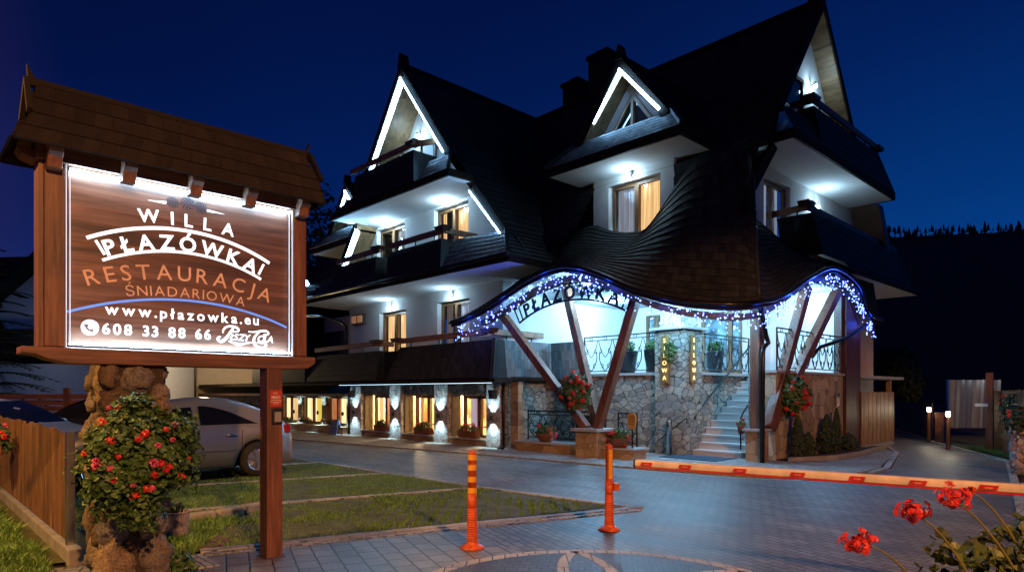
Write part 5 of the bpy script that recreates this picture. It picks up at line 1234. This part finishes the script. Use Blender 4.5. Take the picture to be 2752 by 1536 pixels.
m=MB(); m.prism([(-.2,-.12,0),(.2,-.12,0),(.12,.05,.55),(-.12,.05,.55)],(0,.04,0)); m.prism([(-.2,.22,0),(.2,.22,0),(.12,.06,.55),(-.12,.06,.55)],(0,.03,0)); m.build('panels',plain('blue_panel',(.10,.16,.30),.35),t)
# shrubs in the bed
def conifer(label,p,h,w,seed,group):
    r=random.Random(seed); t=thing('clipped_shrub',label,'shrub',p,0,group); m=MB()
    n=int(700*h*w*3)+250
    for i in range(n):
        z=r.random()**.8; q=(w*(1-z)**.55*(.4+.6*math.sin(min(1,z*4)*1.57)))*(.55+.45*r.random())*(1+.25*noise.noise(V((z*6,seed,i*.01))))
        a=r.uniform(0,6.28); leaf(m,(q*math.cos(a),q*math.sin(a),.04+z*h),(math.cos(a),math.sin(a),.8),.07,r)
    m.build('foliage',M['leaf_dark'],t); m=MB(); m.tube([(0,0,0),(0,0,h*.6)],[.03,.01],6); m.build('trunk',M['dark_wood'],t)
for p,h,w,lb in ((LW(7.25,2.75,.05),.98,.22,'tall pointed dark conifer closest to the stairs pedestal'),(LW(7.25,3.35,.05),.55,.28,'low loose shrub between the pointed conifers'),(LW(7.2,4.6,.05),.95,.30,'broad pointed conifer in the middle of the bed'),(LW(7.2,5.25,.05),1.10,.18,'narrow curved conifer in front of the wall lantern'),(LW(7.2,6.1,.05),.42,.38,'low round shrub at the far end of the bed')):
    conifer(lb,p,h,w,int(h*100+w*10),'shrubs in the bed below the tan stone wall')
# wooden gate / screen and little roof right of the hotel
t=thing('board_screen','tall screen of vertical wooden boards at the right corner of the hotel','wooden screen',LW(7.05,7.5,0),RZ)
m=MB()
for k in range(16): 
    y=.0+k*.178; m.box(-.012+.006*(k%2),.018+.006*(k%2),y,y+.170,.10,1.62)
m.build('boards',M['gate_wood'],t); m=MB(); m.box(-.09,-.03,.0,2.85,.3,.4); m.box(-.09,-.03,.0,2.85,1.3,1.4); m.build('crossbars',M['dark_wood'],t)
m=MB(); m.box(-.1,.1,.0,2.6,0,.09); m.build('plinth',M['concrete'],t)
t=thing('lean_to_roof','low flat lean-to roof on a post behind the board screen','shelter',LW(6.3,9.2,0),RZ)
m=MB(); m.box(-.9,.75,-1.6,2.2,2.02,2.10); m.build('roof',M['slab'],t); m=MB(); m.box(.5,.62,1.3,1.42,0,2.02); m.build('post',M['gate_wood'],t)
lamp('screen_spot','POINT',LW(7.75,8.3,1.0),1.6,(1,.80,.52),.05)
# ---------------------------------------------------------------- bollards
M['orange']=plain('orange_plastic',(.62,.095,.012),.42,0,.38,14,.12); M['reflect']=plain('yellow_reflector',(.80,.36,.03),.28,0,.12,10); M['bolt']=M['steel']
def bollard(label,loc,rz,round_=True):
    t=thing('bollard',label,'bollard',loc,rz,'orange flexible bollards')
    b=MB(); prof=[(.125,0),(.125,.012),(.10,.03),(.062,.048)]
    z=.055
    for k in range(15): prof+=[(.058-k*.0006,z),(.058-k*.0006,z+.013),(.051-k*.0006,z+.015),(.051-k*.0006,z+.022)]; z+=.024
    prof+=[(.049,z),(.047,.56)]
    b.lathe(prof,20 if round_ else 20,cap=True); b.build('base',M['orange'],t,True)
    n=20 if round_ else 6; u=MB(); u.lathe([(.046,.56),(.042,.965),(.046,.968),(.046,.985),(.030,.99),(.012,1.0),(.012,1.012)],n); u.build('shaft',M['orange'],t,round_)
    if round_:
        for z0 in (.565,.68,.80,.905):
            q=MB(); q.lathe([(.0475,z0),(.0462,z0+.058)],20,cap=False); q.build('reflective_band',M['reflect'],t,True)
    else:
        q=MB(); q.box(-.012,.030,-.049,-.042,.60,.94); q.build('reflective_band',M['reflect'],t)
        q=MB(); q.box(.05,.115,-.03,.03,.46,.55); q.build('latch',M['orange'],t,bevel=.006)
    for k in range(3):
        a=k*2.09+.5; q=MB(); q.lathe([(.010,0),(.010,.01)],8,(.095*math.cos(a),.095*math.sin(a),.028)); q.build('bolt',M['bolt'],t)
bollard('orange bollard with four yellow reflective rings, left of the pair',(-.41,6.74,.004),0,True)
bollard('slimmer six-sided orange bollard with a latch on its side, right of the pair',(1.13,7.62,.004),0,False)
# ---------------------------------------------------------------- barrier arm
t=thing('barrier_arm','long white and red striped barrier arm across the entrance drive','barrier',LW(10.18,-7.70,.955),RZ)
M['boom']=plain('boom_white',(.64,.50,.42),.38,0,.20,9,.05); M['boom_red']=plain('boom_red',(.45,.018,.012),.35,0,.15,9)
m=MB(); L=5.2; d=V((1,.19,0)).normalized()
ang=math.atan2(.52,2.72)
t.rotation_euler=(0,0,RZ+ang)
pr=[(.0,-.030,-.028),(.0,-.037,-.022),(.0,-.040,.004),(.0,-.037,.026),(.0,-.028,.033),(.0,.028,.033),(.0,.037,.026),(.0,.037,-.022),(.0,.028,-.028)]
m.prism(pr,(L,0,0)); m.build('boom',M['boom'],t,bevel=.004)
m=MB(); m.box(.0,L,-.036,.034,-.041,-.0285); m.build('rubber_edge',M['boom_red'],t,bevel=.003)
m=MB(); m.box(-.012,.0,-.042,.04,-.044,.036); m.build('end_cap',M['black'],t)
for k,x in enumerate((.10,.46,.93,1.38,1.80,2.19,2.60,3.05,3.5)):
    m=MB(); m.prism([(x-.045,-.0405,-.018),(x+.060,-.0405,-.018),(x+.073,-.0405,.016),(x-.032,-.0405,.016)],(0,-.0025,0)); o=m.build('red_marker',M['boom_red'],t)
    q=MB(); F=lambda s,x=x:(lambda a,b,w:V((x+.017+s+a,-.0440,-.008+b))); text_line(q,'STOP',F,.014,bold=.01,total=.042); q.build('lettering',M['white_paint'],o)
# barrier cabinet just beyond the right edge of the picture carries the arm
m=MB(); m.box(4.9,5.25,-.2,.2,-.955,.16); m.build('cabinet',M['orange'],t,bevel=.02)
# ---------------------------------------------------------------- cars
def car_meshes():
    L=4.15; P={}
    def zb(y):
        b=.20
        for yc in (.82,3.45):
            d=abs(y-yc)
            if d<.385: b=max(b,.30+math.sqrt(max(0,.385**2-d*d)))
        return b
    def belt(y): return .70+.24*min(1,max(0,(y-.0)/1.2))**.7+.04*(y/L) if y<3.8 else .98-.06*(y-3.8)/.35
    def roof(y):
        pts=[(0,.62),(.15,.72),(.9,.90),(1.15,.96),(1.6,1.24),(2.05,1.43),(2.5,1.485),(3.0,1.47),(3.4,1.37),(3.75,1.20),(3.98,1.04),(4.15,.80)]
        for (a,b),(c,d) in zip(pts,pts[1:]):
            if y<=c: 
                t=(y-a)/(c-a); return b+(d-b)*t
        return .78
    def hw(y):
        t=y/L; return .90*(1-.20*max(0,(.16-t)/.16)**2-.16*max(0,(t-.88)/.12)**2)
    n=58; secs=[]
    for i in range(n+1):
        y=L*i/n; w=hw(y); b=zb(y); zt=max(roof(y),.6); zbelt=min(belt(y),zt-.02); rise=max(0,zt-zbelt)
        bb=min(b,zbelt-.08)
        s=[(w*.90,bb),(w*.985,bb+.05*(zbelt-bb)+.02),(w,bb+(zbelt-bb)*.42),(w*1.005,bb+(zbelt-bb)*.60),(w*.985,bb+(zbelt-bb)*.86),(w*.955,zbelt),(w*.955-.36*rise,zbelt+rise*.72),(w*.955-.52*rise-.02,zbelt+rise*.93),(w*.35,zt+.005),(0,zt+.012)]
        secs.append((y,s))
    m=MB(); K=len(secs[0][1]); vs=[];fs=[]
    for y,s in secs:
        for x,z in s: vs.append((x,y,z))
        for x,z in s[::-1][1:]: vs.append((-x,y,z))
    KK=2*K-1
    for i in range(n):
        for k in range(KK-1): fs.append((i*KK+k,i*KK+k+1,(i+1)*KK+k+1,(i+1)*KK+k))
    fs.append(tuple(range(KK))); fs.append(tuple(range(n*KK,(n+1)*KK))[::-1])
    m.add(vs,fs); P['body']=m
    # glass: side windows on both sides, front and rear screens, from the same sections
    def side(y,f):  # f 0 belt .. 1 window top
        w=hw(y); zt=roof(y); z0=min(belt(y),zt-.02); r=max(0,zt-z0)
        return w*.955-.36*r*f*.98+.006, z0+r*.72*f*.98+.01
    def sidewin(y0,y1,f0=.08):
        gs=[]
        for sx in (1,-1):
            g=MB(); gs.append(g)
            N_=12
            for i in range(N_):
                a,b=y0+(y1-y0)*i/N_,y0+(y1-y0)*(i+1)/N_
                q=[]
                for y,f in ((a,f0),(b,f0),(b,1.0),(a,1.0)):
                    x,z=side(y,f if f<.5 else f*(max(.06,1-max(0,(y-2.45)/1.02)**1.7) if y>2.35 else 1)); q.append((sx*(x+.004),y,z))
                g.quad(*q)
        return gs
    P['win']=[sidewin(1.34,2.30),sidewin(2.42,3.44)]
    def screen(y0,y1):
        g=MB()
        for i in range(6):
            a,b=y0+(y1-y0)*i/6,y0+(y1-y0)*(i+1)/6
            q=lambda y,s:(s*(hw(y)*.955-.36*max(0,roof(y)-belt(y))-.10),y,roof(y)+.012)
            g.quad(q(a,-1),q(a,1),q(b,1),q(b,-1))
        return g
    P['screens']=[screen(1.18,1.98),screen(3.40,3.92)]
    w=MB(); w.lathe([(.20,-.10),(.30,-.10),(.325,-.07),(.33,0),(.325,.07),(.30,.10),(.22,.105)],28,cap=False); P['tyre']=w
    w=MB(); w.lathe([(.215,.095),(.20,.085),(.19,.02),(.05,.03)],28,cap=False)
    for k in range(7):
        a=k*2*math.pi/7; c,s=math.cos(a),math.sin(a); w.bar((c*.04,s*.04,.085),(c*.20,s*.20,.085),.045,.02)
    w.lathe([(.05,.06),(.05,.10),(.01,.10)],14); P['rim']=w
    return P
CM=car_meshes(); M['tyre']=plain('tyre_rubber',(.012,.012,.012),.8); M['rim']=plain('alloy_rim',(.5,.5,.5),.3,.9); M['carglass']=plain('car_glass',(.008,.009,.012),.05)
M['tail_red']=plain('tail_red',(.3,.01,.01),.2)
def car(label,loc,rz,paint,name='parked_car'):
    t=thing(name,label,'car',loc,rz,'parked cars')
    CM['body'].build('body',paint,t,True)
    for gs in CM['win']:
        for g in gs: g.build('side_window',M['carglass'],t)
    CM['screens'][0].build('windscreen',M['carglass'],t); CM['screens'][1].build('rear_window',M['carglass'],t)
    for y in (.82,3.45):
        for sx in (1,-1):
            o=CM['tyre'].build('wheel',M['tyre'],t,True); o.location=(sx*.80,y,.33); o.rotation_euler=(0,R(90*sx),0)
            CM['rim'].build('rim',M['rim'],o)
    for sx in (1,-1):
        m=MB(); m.box(sx*.78-.06,sx*.78+.06,3.97,4.10,.80,.96); m.build('tail_light',M['tail_red'],t,bevel=.02)
    m=MB(); m.box(-.70,.70,4.08,4.17,.42,.58); m.build('rear_bumper',paint,t,bevel=.03)
    # door gaps, rubbing strip, handles on both sides
    m=MB()
    for sx in (1,-1):
        for y in (1.22,2.36,3.14):
            m.box(sx*.899,sx*.908 if sx>0 else sx*.908+.0,y-.004,y+.004,.34,.90) if sx>0 else m.box(-.908,-.899,y-.004,y+.004,.34,.90)
    m.build('door_gap',M['black'],t)
    for sx in (1,-1):
        m=MB(); m.box(min(sx*.900,sx*.918),max(sx*.900,sx*.918),1.3,3.0,.52,.56); m.build('rubbing_strip',paint,t,bevel=.008)
    for y in (2.12,2.95):
        for sx in (1,-1):
            h=MB(); h.tube([(sx*.885,y-.09,.80),(sx*.925,y-.05,.805),(sx*.925,y+.05,.805),(sx*.885,y+.09,.80)],.016,6); h.build('door_handle',M['steel'],t,True)
    for sx in (1,-1):
        h=MB(); h.blob((sx*1.0,1.42,.98),(.10,.06,.07),10,6,0); h.build('wing_mirror',paint,t,True)
    return t
def carpaint(n,c): 
    m,nt,b=newmat(n); b.inputs['Base Color'].default_value=(*c,1); b.inputs['Metallic'].default_value=.55; b.inputs['Roughness'].default_value=.36; b.inputs['Coat Weight'].default_value=.6; b.inputs['Coat Roughness'].default_value=.06; return m
silver=carpaint('silver_paint',(.34,.32,.30)); white=carpaint('pale_paint',(.62,.62,.62)); black=carpaint('black_paint',(.02,.02,.022))
car('silver hatchback parked on the turf bays behind the boulder column',LW(.55,-11.05,.02),RZ-.02,silver)
car('pale car seen over the picket fence at the left edge',(-8.1,12.9,.02),R(90),white)
car('dark car with its windscreen showing between the picket fence and the column',(-12.3,16.4,.02),R(-90),black)
# ---------------------------------------------------------------- fence, kerb and its plants on the left
t=thing('picket_fence','brown picket fence on a concrete plinth beside the boulder column','fence',LW(2.03,-11.41,0),RZ)
r=random.Random(3); m=MB(); x=-4.6
while x<4.1:
    h=1.22+r.uniform(-.03,.03); w=.070; ln=r.gauss(0,.006); m.prism([(x-w/2,.012,.16),(x-w*.3,-.014,.16),(x+w*.3,-.014,.16),(x+w/2,.012,.16)],(ln,0,h-.16)); x+=.102+r.uniform(-.006,.008)
M['picket']=wood('picket_wood',(.09,.045,.018),(.24,.125,.055),'z',.8,.75); m.build('pickets',M['picket'],t)
m=MB(); m.box(-4.7,4.2,.012,.05,.35,.43); m.box(-4.7,4.2,.012,.05,.92,1.0); m.build('crossbars',M['dark_wood'],t)
m=MB(); m.box(-4.8,4.45,-.06,.06,-.03,.14); m.build('plinth',M['concrete'],t,bevel=.015)
m=MB(); m.box(4.18,4.25,-.035,.035,.0,1.22); m.build('end_post',M['steel'],t,bevel=.006)
geranium('fence_planter','mixed orange and violet flowers in a planter on the picket fence at the left edge',LW(2.75,-11.72,.98),(.34,.24,.26),800,.06,14,61,box_pot(.3),None,('petal_or','petal_pink','petal'),.045)
# bucket with plants, round brick patch, kerb stones
t=thing('pebble_planter','speckled pebble planter half hidden behind the column','planter',LW(6.05,-10.42,.0),RZ)
m=MB(); m.lathe([(.13,0),(.15,.30),(.165,.31),(.13,.31),(.12,.26)],18); m.build('pot',plain('pebbles',(.36,.28,.25),.8,0,.75,70,.6),t)
m=MB(); foliage_ball(m,(0,0,.34),(.10,.10,.06),70,.05,random.Random(4),.3); m.build('foliage',M['leaf_dark'],t)
t=thing('brick_circle','round patch of pinkish brick laid in the grass behind the sign post','paved circle',LW(6.5,-10.30,.0),RZ)
m=MB(); m.lathe([(.30,0),(.30,.03)],28); m.build('bricks',brick_mat('pink_brick',(.22,.10,.09),(.30,.15,.13),(.10,.07,.06),.12,.06,.008,.8),t)
t=thing('kerb_stones','three rounded pale kerb stones curving into the grass','kerb stones',LW(5.2,-9.78,0),RZ)
for k in range(3):
    m=MB(); m.box(-.02,.10,-.17,.17,0,.13); o=m.build('kerb_stone',M['concrete'],t,bevel=.03); o.location=(-.05*k*k,.36*k-.1,0); o.rotation_euler=(0,0,.12*k)
r=random.Random(8); m=MB(); foliage_ball(m,(0,0,.04),(.32,.16,.10),260,.06,r,.2); o=m.build('ground_plant',M['leaf']); o.location=LW(7.35,-10.78,0); o.rotation_euler=(0,0,RZ); tag(o,'low leafy plant at the foot of the boulder column','plant')
# ---------------------------------------------------------------- foreground geranium, bottom right
t=thing('foreground_geranium','tall leggy geranium with red heads close to the camera at the bottom right','flowers',(2.05,2.30,0),0)
r=random.Random(17)
stems=[((1.56,2.25,.94),(1.19,2.25,1.085)),((1.74,2.30,.94),(1.41,2.30,1.175)),((1.90,2.25,.92),(1.51,2.25,1.235)),((2.02,2.4,.95),(1.68,2.40,1.24)),((2.1,2.2,1.0),(1.96,2.2,1.22))]
o0=V((2.05,2.30,0)); m=MB()
heads=[]
for i,(a,b) in enumerate(stems):
    a,b=V(a),V(b); c=lerp(a,b,.5)+V((0,0,.05)); m.tube([bez(a-o0-V((0,0,.3)),c-o0,b-o0,k/10) for k in range(11)],[.006-.0003*k for k in range(11)],6); heads.append(b)
M['stem']=plain('flower_stem',(.16,.14,.03),.5); m.build('stems',M['stem'],t,True)
for i,h in enumerate(heads):
    b=MB(); s=[.062,.062,.066,.02,.045][i]
    for k in range(26 if i!=3 else 4):
        d=V((r.gauss(0,1),r.gauss(0,1),r.gauss(0,.45)+.25)).normalized(); c=d*s*r.uniform(.5,1.05); 
        for j in range(5):
            a=j*1.257; u=d.orthogonal().normalized(); w=d.cross(u); leaf(b,c+(u*math.cos(a)+w*math.sin(a))*.0085,d+(u*math.cos(a)+w*math.sin(a))*.5,.017,r)
        b.tube([V((0,0,-.035)),c],.0013,4)
    q=b.build('flower_head',M['petal' if i<3 else 'petal_or'],t); q.location=h-o0
m=MB()
for i in range(900):
    x=r.uniform(1.62,2.45); y=r.uniform(2.05,2.65); z=r.uniform(.78,1.07)+.16*max(0,(x-1.75))-.10*max(0,2.05-x)
    leaf_round(m,V((x,y,z))-o0,(r.gauss(0,.8),-.5+r.gauss(0,.7),.7),r.uniform(.028,.058),r)
m.build('foliage',leafmat('geranium_leaf',(.008,.018,.005),(.085,.12,.03)),t)
m=MB(); m.box(-.45,.5,-.2,.25,.55,.76); m.build('trough',M['pot'],t,bevel=.01)
m=MB(); m.box(-.35,-.25,-.05,.05,0,.55); m.box(.3,.4,-.05,.05,0,.55); m.build('stand',M['dark_wood'],t)
# right edge plant on a painted pot
t=geranium('pot_plant','leafy plant in a patterned pot on a post at the right edge of the lane',LW(11.35,3.2,1.02),(.28,.28,.32),520,.08,4,71,None,None,('petal_or',),.05,mat='leaf_dark',inner=.35)
m=MB(); m.lathe([(.14,-1.0),(.19,-.8),(.17,-.65),(.20,-.5),(.16,-.35),(.20,-.2),(.17,-.12)],16); m.build('pot',stone_mat('painted_pot',[(.1,(.06,.12,.30)),(.5,(.40,.40,.40)),(.9,(.35,.10,.06))],9,(.03,.03,.03),.05),t,True)
# fence on the far right, hanging pot, screen, gate post, garden lamps
t=thing('board_fence','dark board fence along the right side of the lane','fence',LW(11.1,5.6,0),RZ+R(90)+math.atan2(1.5,4.9))
m=MB()
for k in range(34): m.box(k*.155,k*.155+.148,-.012+.004*(k%2),.012+.004*(k%2),.05,1.62+.02*(k%3))
m.build('boards',M['dark_wood'],t); m=MB(); m.box(0,5.2,.02,.06,.4,.5); m.build('crossbar',M['dark_wood'],t)
geranium('fence_basket','dark round flower basket hanging on the right-hand board fence',LW(10.75,6.9,1.25),(.36,.36,.36),700,.08,5,72,None,None,('petal',),.05,mat='leaf_dark')
t=thing('gate_post','reddish gate post with a small lit number plate beside the lane','post',LW(9.75,9.3,0),RZ)
m=MB(); m.box(-.08,.08,-.08,.08,0,2.15); m.build('post',M['red_wood_z'],t); m=MB(); m.box(-.32,-.02,-.10,-.085,1.22,1.30); m.build('plate',plain('plate_pale',(.4,.5,.6),.3),t)
t=thing('metal_sheet_screen','grey sheet-metal screen standing behind the garden lamps','screen',LW(8.0,15.0,0),0)
m=MB()
for k in range(24):
    x0,x1=-.65+k*.075,-.65+(k+1)*.075; e=lambda x:.05*math.sin(x*9)+.02*math.sin(x*31)
    m.quad((x0,e(x0),.35),(x1,e(x1),.35),(x1,e(x1)-.1,2.05),(x0,e(x0)-.1,2.05))
m.build('sheet',plain('grey_sheet',(.20,.25,.31),.4,.3,.1,3),t,True); m=MB(); m.box(-.7,-.64,-.1,0,0,2.06); m.box(1.12,1.18,-.1,0,0,2.06); m.build('frame',M['steel'],t)
lamp('sheet_light','POINT',LW(8.0,15.0,2.15)+V((.5,-.6,-.15)),2.2,(1,.98,.9),.1)
def garden_lamp(label,p,h):
    t=thing('garden_lamp',label,'lamp',p,0,'bollard lamps beside the lane')
    m=MB(); m.lathe([(.055,0),(.05,h-.16)],12); m.lathe([(.075,h+.0),(.03,h+.03)],12); m.build('post',M['dark_wood'],t)
    m=MB(); m.lathe([(.05,h-.13),(.055,h-.07),(.05,h)],12); m.build('lamp_head',M['warm_bulb'],t,True)
    lamp('garden_light','POINT',V(p)+V((-.12,-.25,h-.08)),6,(1,.90,.66),.08)
garden_lamp('lit bollard lamp farther up the lane beside a wooden post',LW(7.72,11.6,0),1.12); garden_lamp('lit bollard lamp nearer the camera on the grass by the lane',LW(8.85,8.95,0),1.06)
t=thing('wooden_post','short square wooden post next to the farther garden lamp','post',LW(8.05,11.55,0),RZ); m=MB(); m.box(-.12,.12,-.12,.12,0,.94); m.build('shaft',M['red_wood_z'],t); m=MB(); m.box(-.14,.14,-.14,.14,.94,.97); m.build('cap',M['dark_wood'],t)
t=thing('lane_fence','dark fence boards at the far bend of the lane','fence',LW(7.6,12.5,0),RZ+R(115))
m=MB()
for k in range(40): m.box(k*.16,k*.16+.15,-.01,.01,.05,1.25)
m.build('boards',M['dark_wood'],t)

t=thing('drain_cover','round rusty drain cover set in the pavement near the dining windows','drain cover',LW(.10,-1.15,.035),RZ)
m=MB(); m.lathe([(.33,0),(.33,.008),(.29,.010)],28); m.build('lid',plain('rusty_iron',(.16,.075,.035),.7,.3,.5,18,.3),t)
# ---------------------------------------------------------------- neighbours, trees, hill
def spruce(label,p,h,w,seed,group=None,mat='needle',n=None):
    r=random.Random(seed); t=thing('spruce_tree',label,'tree',p,0,group)
    m=MB(); m.tube([(0,0,0),(0,0,h*.5),(0,0,h)],[h*.02+.05,h*.012,.01],8); m.build('trunk',M['dark_wood'],t)
    m=MB(); tiers=int(h*3.2)
    for k in range(tiers):
        z=h*(.06+.94*k/tiers); rr=w*(1-k/tiers)**.85*r.uniform(.75,1.1)+.06; nb=max(5,int(13*(1-k/tiers))+4)
        for j in range(nb):
            a=r.uniform(0,6.28); L=rr*r.uniform(.7,1.1); ca,sa=math.cos(a),math.sin(a); dr=-.25*L
            for q in range(9):
                f=(q+1)/9; x,y,zz=ca*L*f,sa*L*f,z+dr*f*f+.12*L*f
                s=.20*(1-.45*f)*min(1,L+.3)
                for e in (-1,1):
                    m.add([(x,y,zz),(x+ca*.12+sa*s*e,y+sa*.12-ca*s*e,zz-.05),(x+ca*.22,y+sa*.22,zz-.03)],[(0,1,2)])
    m.build('crown',M[mat],t)
def broadleaf(label,p,h,w,seed):
    r=random.Random(seed); t=thing('leafy_tree',label,'tree',p,0); m=MB()
    m.tube([(0,0,0),(.1,0,h*.35),(0,.1,h*.6)],[.2,.14,.05],8)
    cs=[]
    for k in range(9):
        a=r.uniform(0,6.28); c=V((w*.55*math.cos(a)*r.random(),w*.55*math.sin(a)*r.random(),h*r.uniform(.45,.85))); cs.append(c); m.tube([(0,0,h*.4),c],[.09,.03],6)
    m.build('trunk',M['dark_wood'],t); m=MB()
    for k,c in enumerate(cs): foliage_ball(m,c,(w*.45,w*.45,h*.20),420,.28,r,.3,seed=k)
    m.build('crown',M['leaf_dark'],t)
spruce('blue-green spruce at the left edge, lit by a street lamp',(-15.5,19.5,0),6.2,2.3,1)
broadleaf('dark leafy tree behind the left side gable of the hotel',(-11.5,40,0),14.2,3.2,2)
broadleaf('faint dark tree beyond the bend of the lane',(17.5,29.5,0),3.6,1.3,3)
spruce('dark spruce behind the neighbouring house roof',(-24,46,0),10.5,3.0,4)
# neighbour with a white gable, far left
t=thing('gabled_house','dark-roofed house with a white triangular gable behind the sign at the far left','house',(-23.5,32,0),R(-6))
m=MB(); m.box(-4,6.2,0,9,0,3.0); m.build('wall',M['plaster'],t)
m=MB(); m.poly([(-3.2,-.1,4.7),(3.9,-.1,4.7),(1.4,-.1,8.2)]); m.build('gable',M['plaster'],t)
m=MB(); spatch(m,(1.4,-.9,8.5),(1.4,9,8.5),(5.6,9,3.4),(5.6,-.9,3.4),.4,.04,flip=True); spatch(m,(1.4,9,8.5),(1.4,-.9,8.5),(-4.6,-.9,3.4),(-4.6,9,3.4),.4,.04,flip=True); m.bar((1.4,-.9,8.45),(-4.6,-.9,3.35),.12,.28,(0,1,0)); m.bar((1.4,-.9,8.45),(5.6,-.9,3.35),.12,.28,(0,1,0))
m.box(-9,-1,6,12,3,9.6); m.build('roof',M['shingle'],t)
m=MB(); m.box(-4.2,6.4,-1.0,-.1,3.3,4.6); m.build('balcony',M['fascia'],t)
m=MB(); m.box(-1.6,-1.0,7,7.6,9,10.4); m.build('chimney',M['concrete'],t)
lamp('neighbour_light','POINT',(-22.5,29.5,3.6),16,(.62,.72,1),.2)
# slatted wooden fence panel behind the parked cars
t=thing('slat_fence','red-brown horizontal slat fence behind the pale car','fence',(-12.9,17.0,0),R(4))
m=MB()
for k in range(8): m.box(-.6,3.6,-.02,.02,.35+k*.155,.35+k*.155+.125)
m.build('slats',M['red_wood_x'],t)
for x in (-.65,1.3,3.3):
    m=MB(); m.box(x-.07,x+.07,-.06,.06,0,1.72); m.build('post',M['red_wood_z'],t)
# cream house in the middle, behind the silver car
t=thing('cream_house','cream rendered house with a yellowish plinth behind the silver car','house',(-18.0,35,0),R(2))
m=MB(); m.box(.2,7.6,0,8,1.9,5.6); m.build('wall',M['plaster_warm'],t); m=MB(); m.box(-3,.2,.6,8,1.9,5.6); m.build('wall',M['plaster'],t)
m=MB(); m.box(-.2,8.0,.15,8,0,1.9); m.build('plinth',plain('ochre_plinth',(.34,.25,.10),.85,0,.12,2),t)
m=MB(); m.box(-3.0,.2,-.5,.6,1.35,1.6); m.build('ledge',M['fascia'],t)
m=MB(); m.tube([(1.1,-.08,0),(1.1,-.08,5.4)],.06,8); m.build('downpipe',M['gutter'],t)
m=MB(); m.quad((.2,-.9,6.6),(.2,8.5,6.6),(9.4,8.5,4.7),(9.4,-.9,4.7)); m.prism([(-3.4,-.9,5.3),(8.2,-.9,5.3),(8.0,4,8.6),(-3.4,4,8.6)],(0,0,-.2)); m.build('roof',M['shingle'],t)
m=MB(); m.box(-3.5,8.4,-4.0,-3.6,0,.62); m.build('hedge_wall',M['fascia'],t)
lamp('cream_wall_light','POINT',(-14.5,31.0,3.0),230,(1,.72,.38),.2)
lamp('pale_wall_light','POINT',(-19.4,32.0,3.0),26,(.55,.75,1),.2)
# low guest wing with a lit gable, half hidden by the right edge of the sign
t=thing('guest_wing','low guest wing with a white-lit gable edge beside the right sign post','house',LW(-15.2,1.55,0),RZ)
m=MB(); spatch(m,(0,-.6,7.6),(0,6,7.6),(2.1,6,5.95),(2.1,-.6,5.95),.27,.03,flip=True); spatch(m,(0,6,7.6),(0,-.6,7.6),(-2.1,-.6,5.95),(-2.1,6,5.95),.27,.03); m.build('roof',M['shingle'],t)
m=MB(); m.poly([(-1.9,0,5.8),(1.9,0,5.8),(0,0,7.35)]); m.build('gable',M['soffit_wood'],t)
m=MB(); m.bar((0,-.55,7.40),(1.92,-.55,5.90),.12,.10,(0,1,0)); m.build('led_strip',M['led'],t)
m=MB(); spatch(m,(-2.0,-.4,5.9),(2.1,-.4,5.9),(2.4,-1.2,5.3),(-2.4,-1.2,5.3),.2,.03); m.build('skirt_roof',M['shingle_lit'],t)
m=MB(); m.box(-2.4,2.4,-1.15,5,1.9,5.3); m.build('wall',M['fascia'],t)
# wooded hill on the right and its trees
def hill(name,pts,depth,mat):
    m=MB(); P=[V(p) for p in pts]
    for i in range(len(P)-1):
        a,b=P[i],P[i+1]; fa,fb=V((a.x*.35,a.y*.35+20,-.5)),V((b.x*.35,b.y*.35+20,-.5)); ba,bb=V((a.x*1.6,a.y*1.6,-.5)),V((b.x*1.6,b.y*1.6,-.5))
        m.quad(fa,fb,b,a); m.quad(a,b,bb,ba)
    o=m.build(name,mat); tag(o,kind='structure'); return o
M['forest']=plain('forest_floor',(.016,.026,.018),.95,0,.6,.12)
ridge=[(-150,230,10),(20,240,20),(70,220,42),(105,205,49.5),(150,200,50.5),(190,195,54),(240,170,60),(300,120,60)]
hill('wooded_hill',ridge,0,M['forest'])
r=random.Random(5); m=MB(); R_=cr_spline(ridge,10)
for i in range(2400):
    q=r.uniform(20,69); k=int(q); p=R_[k].lerp(R_[min(k+1,len(R_)-1)],q-k); f=r.uniform(.90,1.03); p=V((p.x*f,p.y*f,p.z*f**2-(1-f)*20-1)); h=r.uniform(.9,2.6)*(1 if i%9 else 1.7); w=h*.24
    for z0,z1,ww in ((0,.55,1),(.3,.78,.75),(.58,1,.5)):
        n=7; base=[]
        for a in range(n): t_=a*6.283/n+i; base.append((p.x+w*ww*math.cos(t_)*r.uniform(.7,1.2),p.y+w*ww*math.sin(t_)*r.uniform(.7,1.2),p.z+h*z0))
        m.add(base+[(p.x,p.y,p.z+h*z1)],[(a,(a+1)%n,n) for a in range(n)])
o=m.build('hill_forest',M['forest']); tag(o,'dark line of conifers along the top of the hill','forest',None,'stuff')
